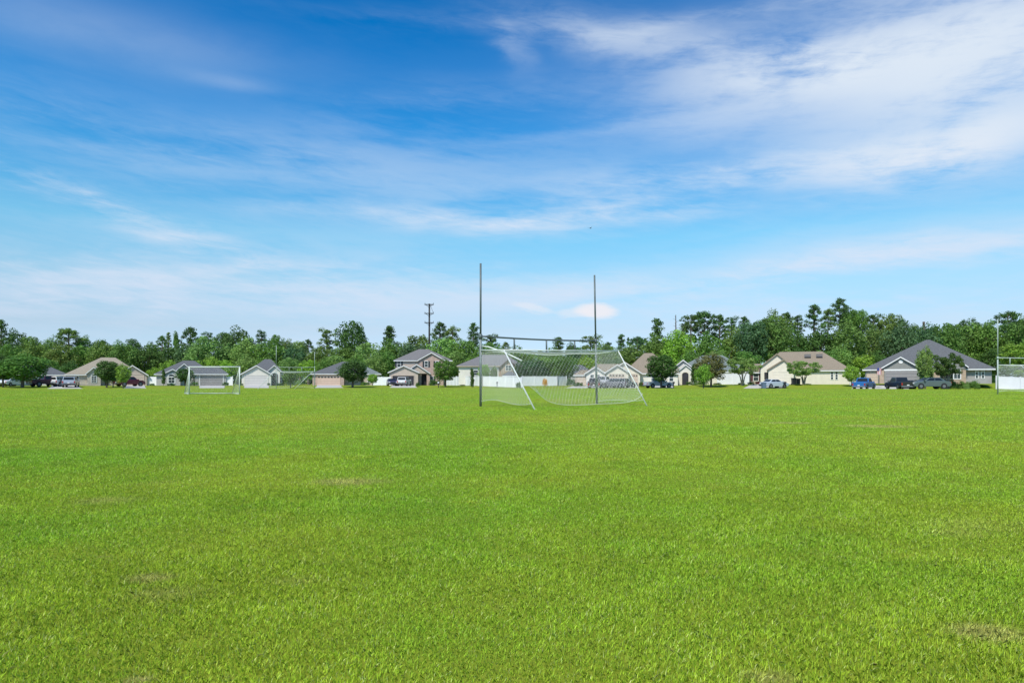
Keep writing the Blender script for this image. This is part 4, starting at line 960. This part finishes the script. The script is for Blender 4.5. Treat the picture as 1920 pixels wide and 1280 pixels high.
# ---------------------------------------------------------------- cars
def car(kind, px, Y, rz, col, label, group='cars parked on the driveways', z=0.0, s=1.0):
    p = at(px, Y, 0.04+z); root = empty({'pickup': 'pickup_truck', 'suv': 'parked_suv', 'sedan': 'parked_sedan'}[kind], p, label, {'pickup': 'pickup truck', 'suv': 'suv', 'sedan': 'sedan'}[kind], group, R(rz), (s, s, s))
    paint = MT['paint_%s' % (col,)] if ('paint_%s' % (col,)) in MT else mat('car_paint', col, 0.3, 4, 0.03, coat=0.6)
    MT['paint_%s' % (col,)] = paint
    if kind == 'sedan':
        Lh, W = 2.35, .9; low = [(-2.35,.42),(-2.36,.72),(-2.25,.93),(-1.6,1.0),(1.05,.97),(1.9,.86),(2.3,.70),(2.36,.45),(2.1,.28),(-2.1,.28)]
        gb = (-1.75, 1.15, .96); gt = (-1.0, .30, 1.42); wx = (-1.42, 1.42); wr = .33
    elif kind == 'suv':
        Lh, W = 2.35, .94; low = [(-2.35,.45),(-2.38,.85),(-2.3,1.08),(1.0,1.08),(1.95,1.0),(2.3,.82),(2.38,.5),(2.15,.32),(-2.15,.32)]
        gb = (-2.28, 1.15, 1.05); gt = (-2.16, .40, 1.70); wx = (-1.42, 1.45); wr = .37
    else:
        Lh, W = 2.85, .98; low = [(-2.85,.55),(-2.86,1.13),(1.15,1.15),(2.3,1.10),(2.78,.95),(2.86,.55),(2.6,.40),(-2.6,.42)]
        gb = (-.95, 1.35, 1.12); gt = (-.75, .65, 1.85); wx = (-1.75, 1.85); wr = .41
    ti = .17
    body = MB().prism(low, -W, W)
    def cab(mb, ins, z0, z1):
        return mb.add([(gb[0], -W+.05, z0), (gb[1], -W+.05, z0), (gb[1], W-.05, z0), (gb[0], W-.05, z0), (gt[0], -W+ti, z1), (gt[1], -W+ti, z1), (gt[1], W-ti, z1), (gt[0], W-ti, z1)],
                      [(0,3,2,1),(4,5,6,7),(0,1,5,4),(1,2,6,5),(2,3,7,6),(3,0,4,7)])
    cab(body, 0, gb[2], gt[2])
    b = body.build('body', paint, root, bevel=.05)
    # glass laid just proud of the cab faces
    lo = [Vector(v) for v in ((gb[0], -W+.05, gb[2]), (gb[1], -W+.05, gb[2]), (gb[1], W-.05, gb[2]), (gb[0], W-.05, gb[2]))]
    hi = [Vector(v) for v in ((gt[0], -W+ti, gt[2]), (gt[1], -W+ti, gt[2]), (gt[1], W-ti, gt[2]), (gt[0], W-ti, gt[2]))]
    def glass(i, j, u0, u1, v0, v1, name):
        def q(u, v): return (lo[i].lerp(lo[j], u)).lerp(hi[i].lerp(hi[j], u), v)
        P = [q(u0, v0), q(u1, v0), q(u1, v1), q(u0, v1)]; n = (P[1]-P[0]).cross(P[3]-P[0]).normalized()
        c = Vector((0, 0, 1.3)); 
        if n.dot(P[0]-c) < 0: n = -n
        MB().add([k+n*.012 for k in P]+[k-n*.03 for k in P], [(0,1,2,3),(7,6,5,4),(0,4,5,1),(1,5,6,2),(2,6,7,3),(3,7,4,0)]).build(name, 'carglass', root)
    glass(1, 2, .06, .94, .16, .90, 'windshield'); glass(3, 0, .08, .92, .22, .88, 'rear_window')
    for (i, j) in ((0, 1), (3, 2)):
        if kind == 'suv': ss = ((.05, .30), (.33, .60), (.63, .92))
        else: ss = ((.10, .48), (.52, .90))
        for u0, u1 in ss: glass(i, j, u0, u1, .20, .88, 'side_window')
    if kind == 'pickup':
        MB().box(-2.72, -1.05, -W+.14, W-.14, 1.135, 1.142).build('cargo_bed', 'black', root)
        if True: MB().box(-2.80, -1.0, -W+.02, -W+.12, 1.10, 1.20).box(-2.80, -1.0, W-.12, W-.02, 1.10, 1.20).box(-2.85, -2.75, -W+.12, W-.12, 1.10, 1.20).build('bed_rail', paint, root)
    MB().box(-Lh-.07, -Lh+.1, -W+.05, W-.05, .38, .58).build('rear_bumper', 'rim' if kind == 'pickup' else 'black', root, bevel=.03)
    MB().box(Lh-.1, Lh+.06, -W+.05, W-.05, .34, .54).build('front_bumper', 'rim' if kind == 'pickup' else 'black', root, bevel=.03)
    MB().box(Lh-.06, Lh+.015, -.42, .42, .58, .78).build('grille', 'black', root)
    for sy in (-1, 1):
        MB().box(Lh-.14, Lh+.02, sy*W*.78-.14, sy*W*.78+.14, .64, .80).build('headlight', 'lamp_clear', root)
        MB().box(-Lh-.03, -Lh+.14, sy*W*.86-.09, sy*W*.86+.09, .68, 1.0 if kind != 'sedan' else .86).build('taillight', 'lamp_red', root)
        MB().box(gb[1]-.25, gb[1]-.05, min(sy*(W-.02), sy*(W+.2)), max(sy*(W-.02), sy*(W+.2)), gb[2]+.02, gb[2]+.18).build('mirror', paint, root)
        for x in wx:
            y0, y1 = sy*(W-.20), sy*(W+.025)
            MB().tube((x, sy*(W-.06), wr), (x, sy*(W+.008), wr), wr+.07, n=20).build('wheel_arch', 'black', root)
            wh = MB().tube((x, y0, wr), (x, y1, wr), wr, n=20).build('wheel', 'rubber', root)
            MB().tube((x, y1-.01, wr), (x, y1+sy*.015, wr), wr*.60, n=14).build('rim', 'rim', wh)
    MB().box(-Lh-.085, -Lh-.02, -.16, .16, .62, .76).build('number_plate', 'white', root)
car('pickup', 88, 118, 62, (.10, .014, .035), 'maroon pickup truck in front of the grey-roofed garage')
car('suv', 6, 125, 80, (.62, .62, .62), 'white suv cut by the left picture edge behind the trees')
car('sedan', 22, 122, 88, (.6, .6, .6), 'white sedan behind the trunk of the large green tree')
car('suv', 108, 120, 100, (.66, .66, .66), 'white suv between maroon truck and silver suv')
car('suv', 133, 113, 115, (.30, .33, .38), 'silver-grey suv next to the white suv on the left driveway')
car('suv', 243, 122, 58, (.10, .008, .025), 'maroon suv in front of the tan gabled garage')
car('sedan', 735, 134, -75, (.06, .045, .09), 'dark purple sedan at the open garage')
car('suv', 758, 134, 86, (.5, .5, .5), 'white suv in front of the open garage')
car('pickup', 1115, 114, 80, (.09, .075, .075), 'dark pickup truck seen behind the right goalpost')
car('pickup', 1131, 121, 150, (.42, .40, .42), 'pale grey pickup truck seen through the net')
car('suv', 1150, 116, 160, (.16, .15, .17), 'grey suv seen through the net in front of the garage', s=.95)
car('suv', 1169, 117, 20, (.09, .11, .11), 'dark grey-green suv at right end of the cars behind the net', s=.95)
car('pickup', 1234, 116, 18, (.45, .48, .52), 'silver pickup truck under the dark round tree', s=.86)
car('sedan', 1451, 112, 22, (.42, .47, .52), 'silver sedan in front of the long cream house')
car('pickup', 1620, 99, 48, (.015, .12, .36), 'bright blue pickup truck in front of the slate-roofed house', s=.93)
car('pickup', 1686, 96, 84, (.02, .02, .022), 'black pickup truck with chrome bumper seen from behind', s=.92)
car('suv', 1704, 99, 60, (.018, .018, .02), 'black suv squeezed between the black pickup and grey sedan', s=.9)
car('sedan', 1741, 94, 178, (.085, .115, .11), 'grey-green sedan parked sideways behind the slender tree', s=1.08)

# ---------------------------------------------------------------- small things
def mailbox(px, Y, label, m='black'):
    p = at(px, Y); r = empty('mailbox', p, label, 'mailbox', 'mailboxes along the road')
    MB().box(-.06, .06, -.06, .06, 0, 1.0).build('post', 'creosote', r)
    n = 8; poly = [(-.13, 1.0), (.13, 1.0)]+[(.13*math.cos(math.pi*i/n), 1.15+.13*math.sin(math.pi*i/n)) for i in range(n+1)]
    b = MB().prism(poly, -.28, .28).build('box', m, r); MB().box(.132, .15, .0, .05, 1.1, 1.32).build('flag', 'lamp_red', b)
mailbox(1263, 110.5, 'dark mailbox right of the silver pickup'); mailbox(1472, 107, 'dark mailbox right of the silver sedan'); mailbox(932, 114, 'dark mailbox in front of the long white fence')
mailbox(1779, 98, 'dark mailbox at the nose of the grey-green sedan'); mailbox(822, 119, 'pale mailbox left of the green tree by the two-storey house', 'white')
def bin_(px, Y, label, m, hh=1.05):
    p = at(px, Y, .03); r = empty('wheelie_bin', p, label, 'bin')
    MB().add([(-.26,-.3,.06),(.26,-.3,.06),(.26,.3,.06),(-.26,.3,.06),(-.31,-.36,hh),(.31,-.36,hh),(.31,.36,hh),(-.31,.36,hh)], [(0,3,2,1),(4,5,6,7),(0,1,5,4),(1,2,6,5),(2,3,7,6),(3,0,4,7)]).build('bin_body', m, r, bevel=.03)
    MB().prism([(-.34, hh), (.34, hh), (.28, hh+.09), (-.28, hh+.09)], -.4, .4).build('lid', m, r)
    for sx in (-1, 1): MB().tube((sx*.24, .33, .12), (sx*.31, .33, .12), .12, n=12).build('wheel', 'rubber', r)
bin_(1432, 106, 'blue-grey wheelie bin left of the silver sedan', mat('bin_plastic', (.12, .17, .22), .5)); bin_(1488, 117, 'black wheelie bin left of the vase tree trunk', 'black', 1.1); bin_(1496, 117.6, 'black wheelie bin nearest the vase tree trunk', 'black', 1.0)
def flag():
    h = at(1648, 105.6); z = EYE+(HOR-692)/F*105.6
    r = empty('flag', (h.x, 105.6, z), 'small pinkish striped flag hanging on the brick garage pillar', 'flag')
    MB().tube((.15, .9, -.1), (-.15, -.3, .25), .015, n=6).build('flagpole', 'white', r)
    cols = [mat('flag_red', (.5, .12, .12), .8), 'white']
    for i in range(7):
        x0 = -.45+i*.1; MB().add([(x0, -.30+.04*math.sin(i), .22-.04*i*.3), (x0+.1, -.30+.04*math.sin(i+1), .21-.04*i*.3), (x0+.1, -.27+.04*math.sin(i+1), -.85), (x0, -.27+.04*math.sin(i), -.85)], [(0,1,2,3)]).build('stripe', cols[i % 2], r)
    MB().box(-.46, -.12, -.36, -.345, -.18, .2).build('canton', mat('flag_blue', (.05, .07, .25), .8), r)
flag()
def bird():
    Y = 90; p = pt(1107, 428, Y); b = MB()
    b.poly_tube([(-.16, 0, 0), (-.06, 0, .01), (.08, 0, .01), (.17, 0, .03)], [.015, .05, .045, .01], 8)
    o = b.build('bird', 'black'); o.location = p
    for s_ in (-1, 1): b2 = MB().add([(-.05, 0, .03), (.06, 0, .03), (.03, s_*.28, .12), (-.04, s_*.25, .11), (-.08, s_*.5, .07)], [(0,1,2,3), (3,2,4)]); b2.build('wing', 'black', o)
    o.rotation_euler = (0, 0, R(35)); tag(o, 'tiny dark bird flying high in the sky above the goal', 'bird')
bird()
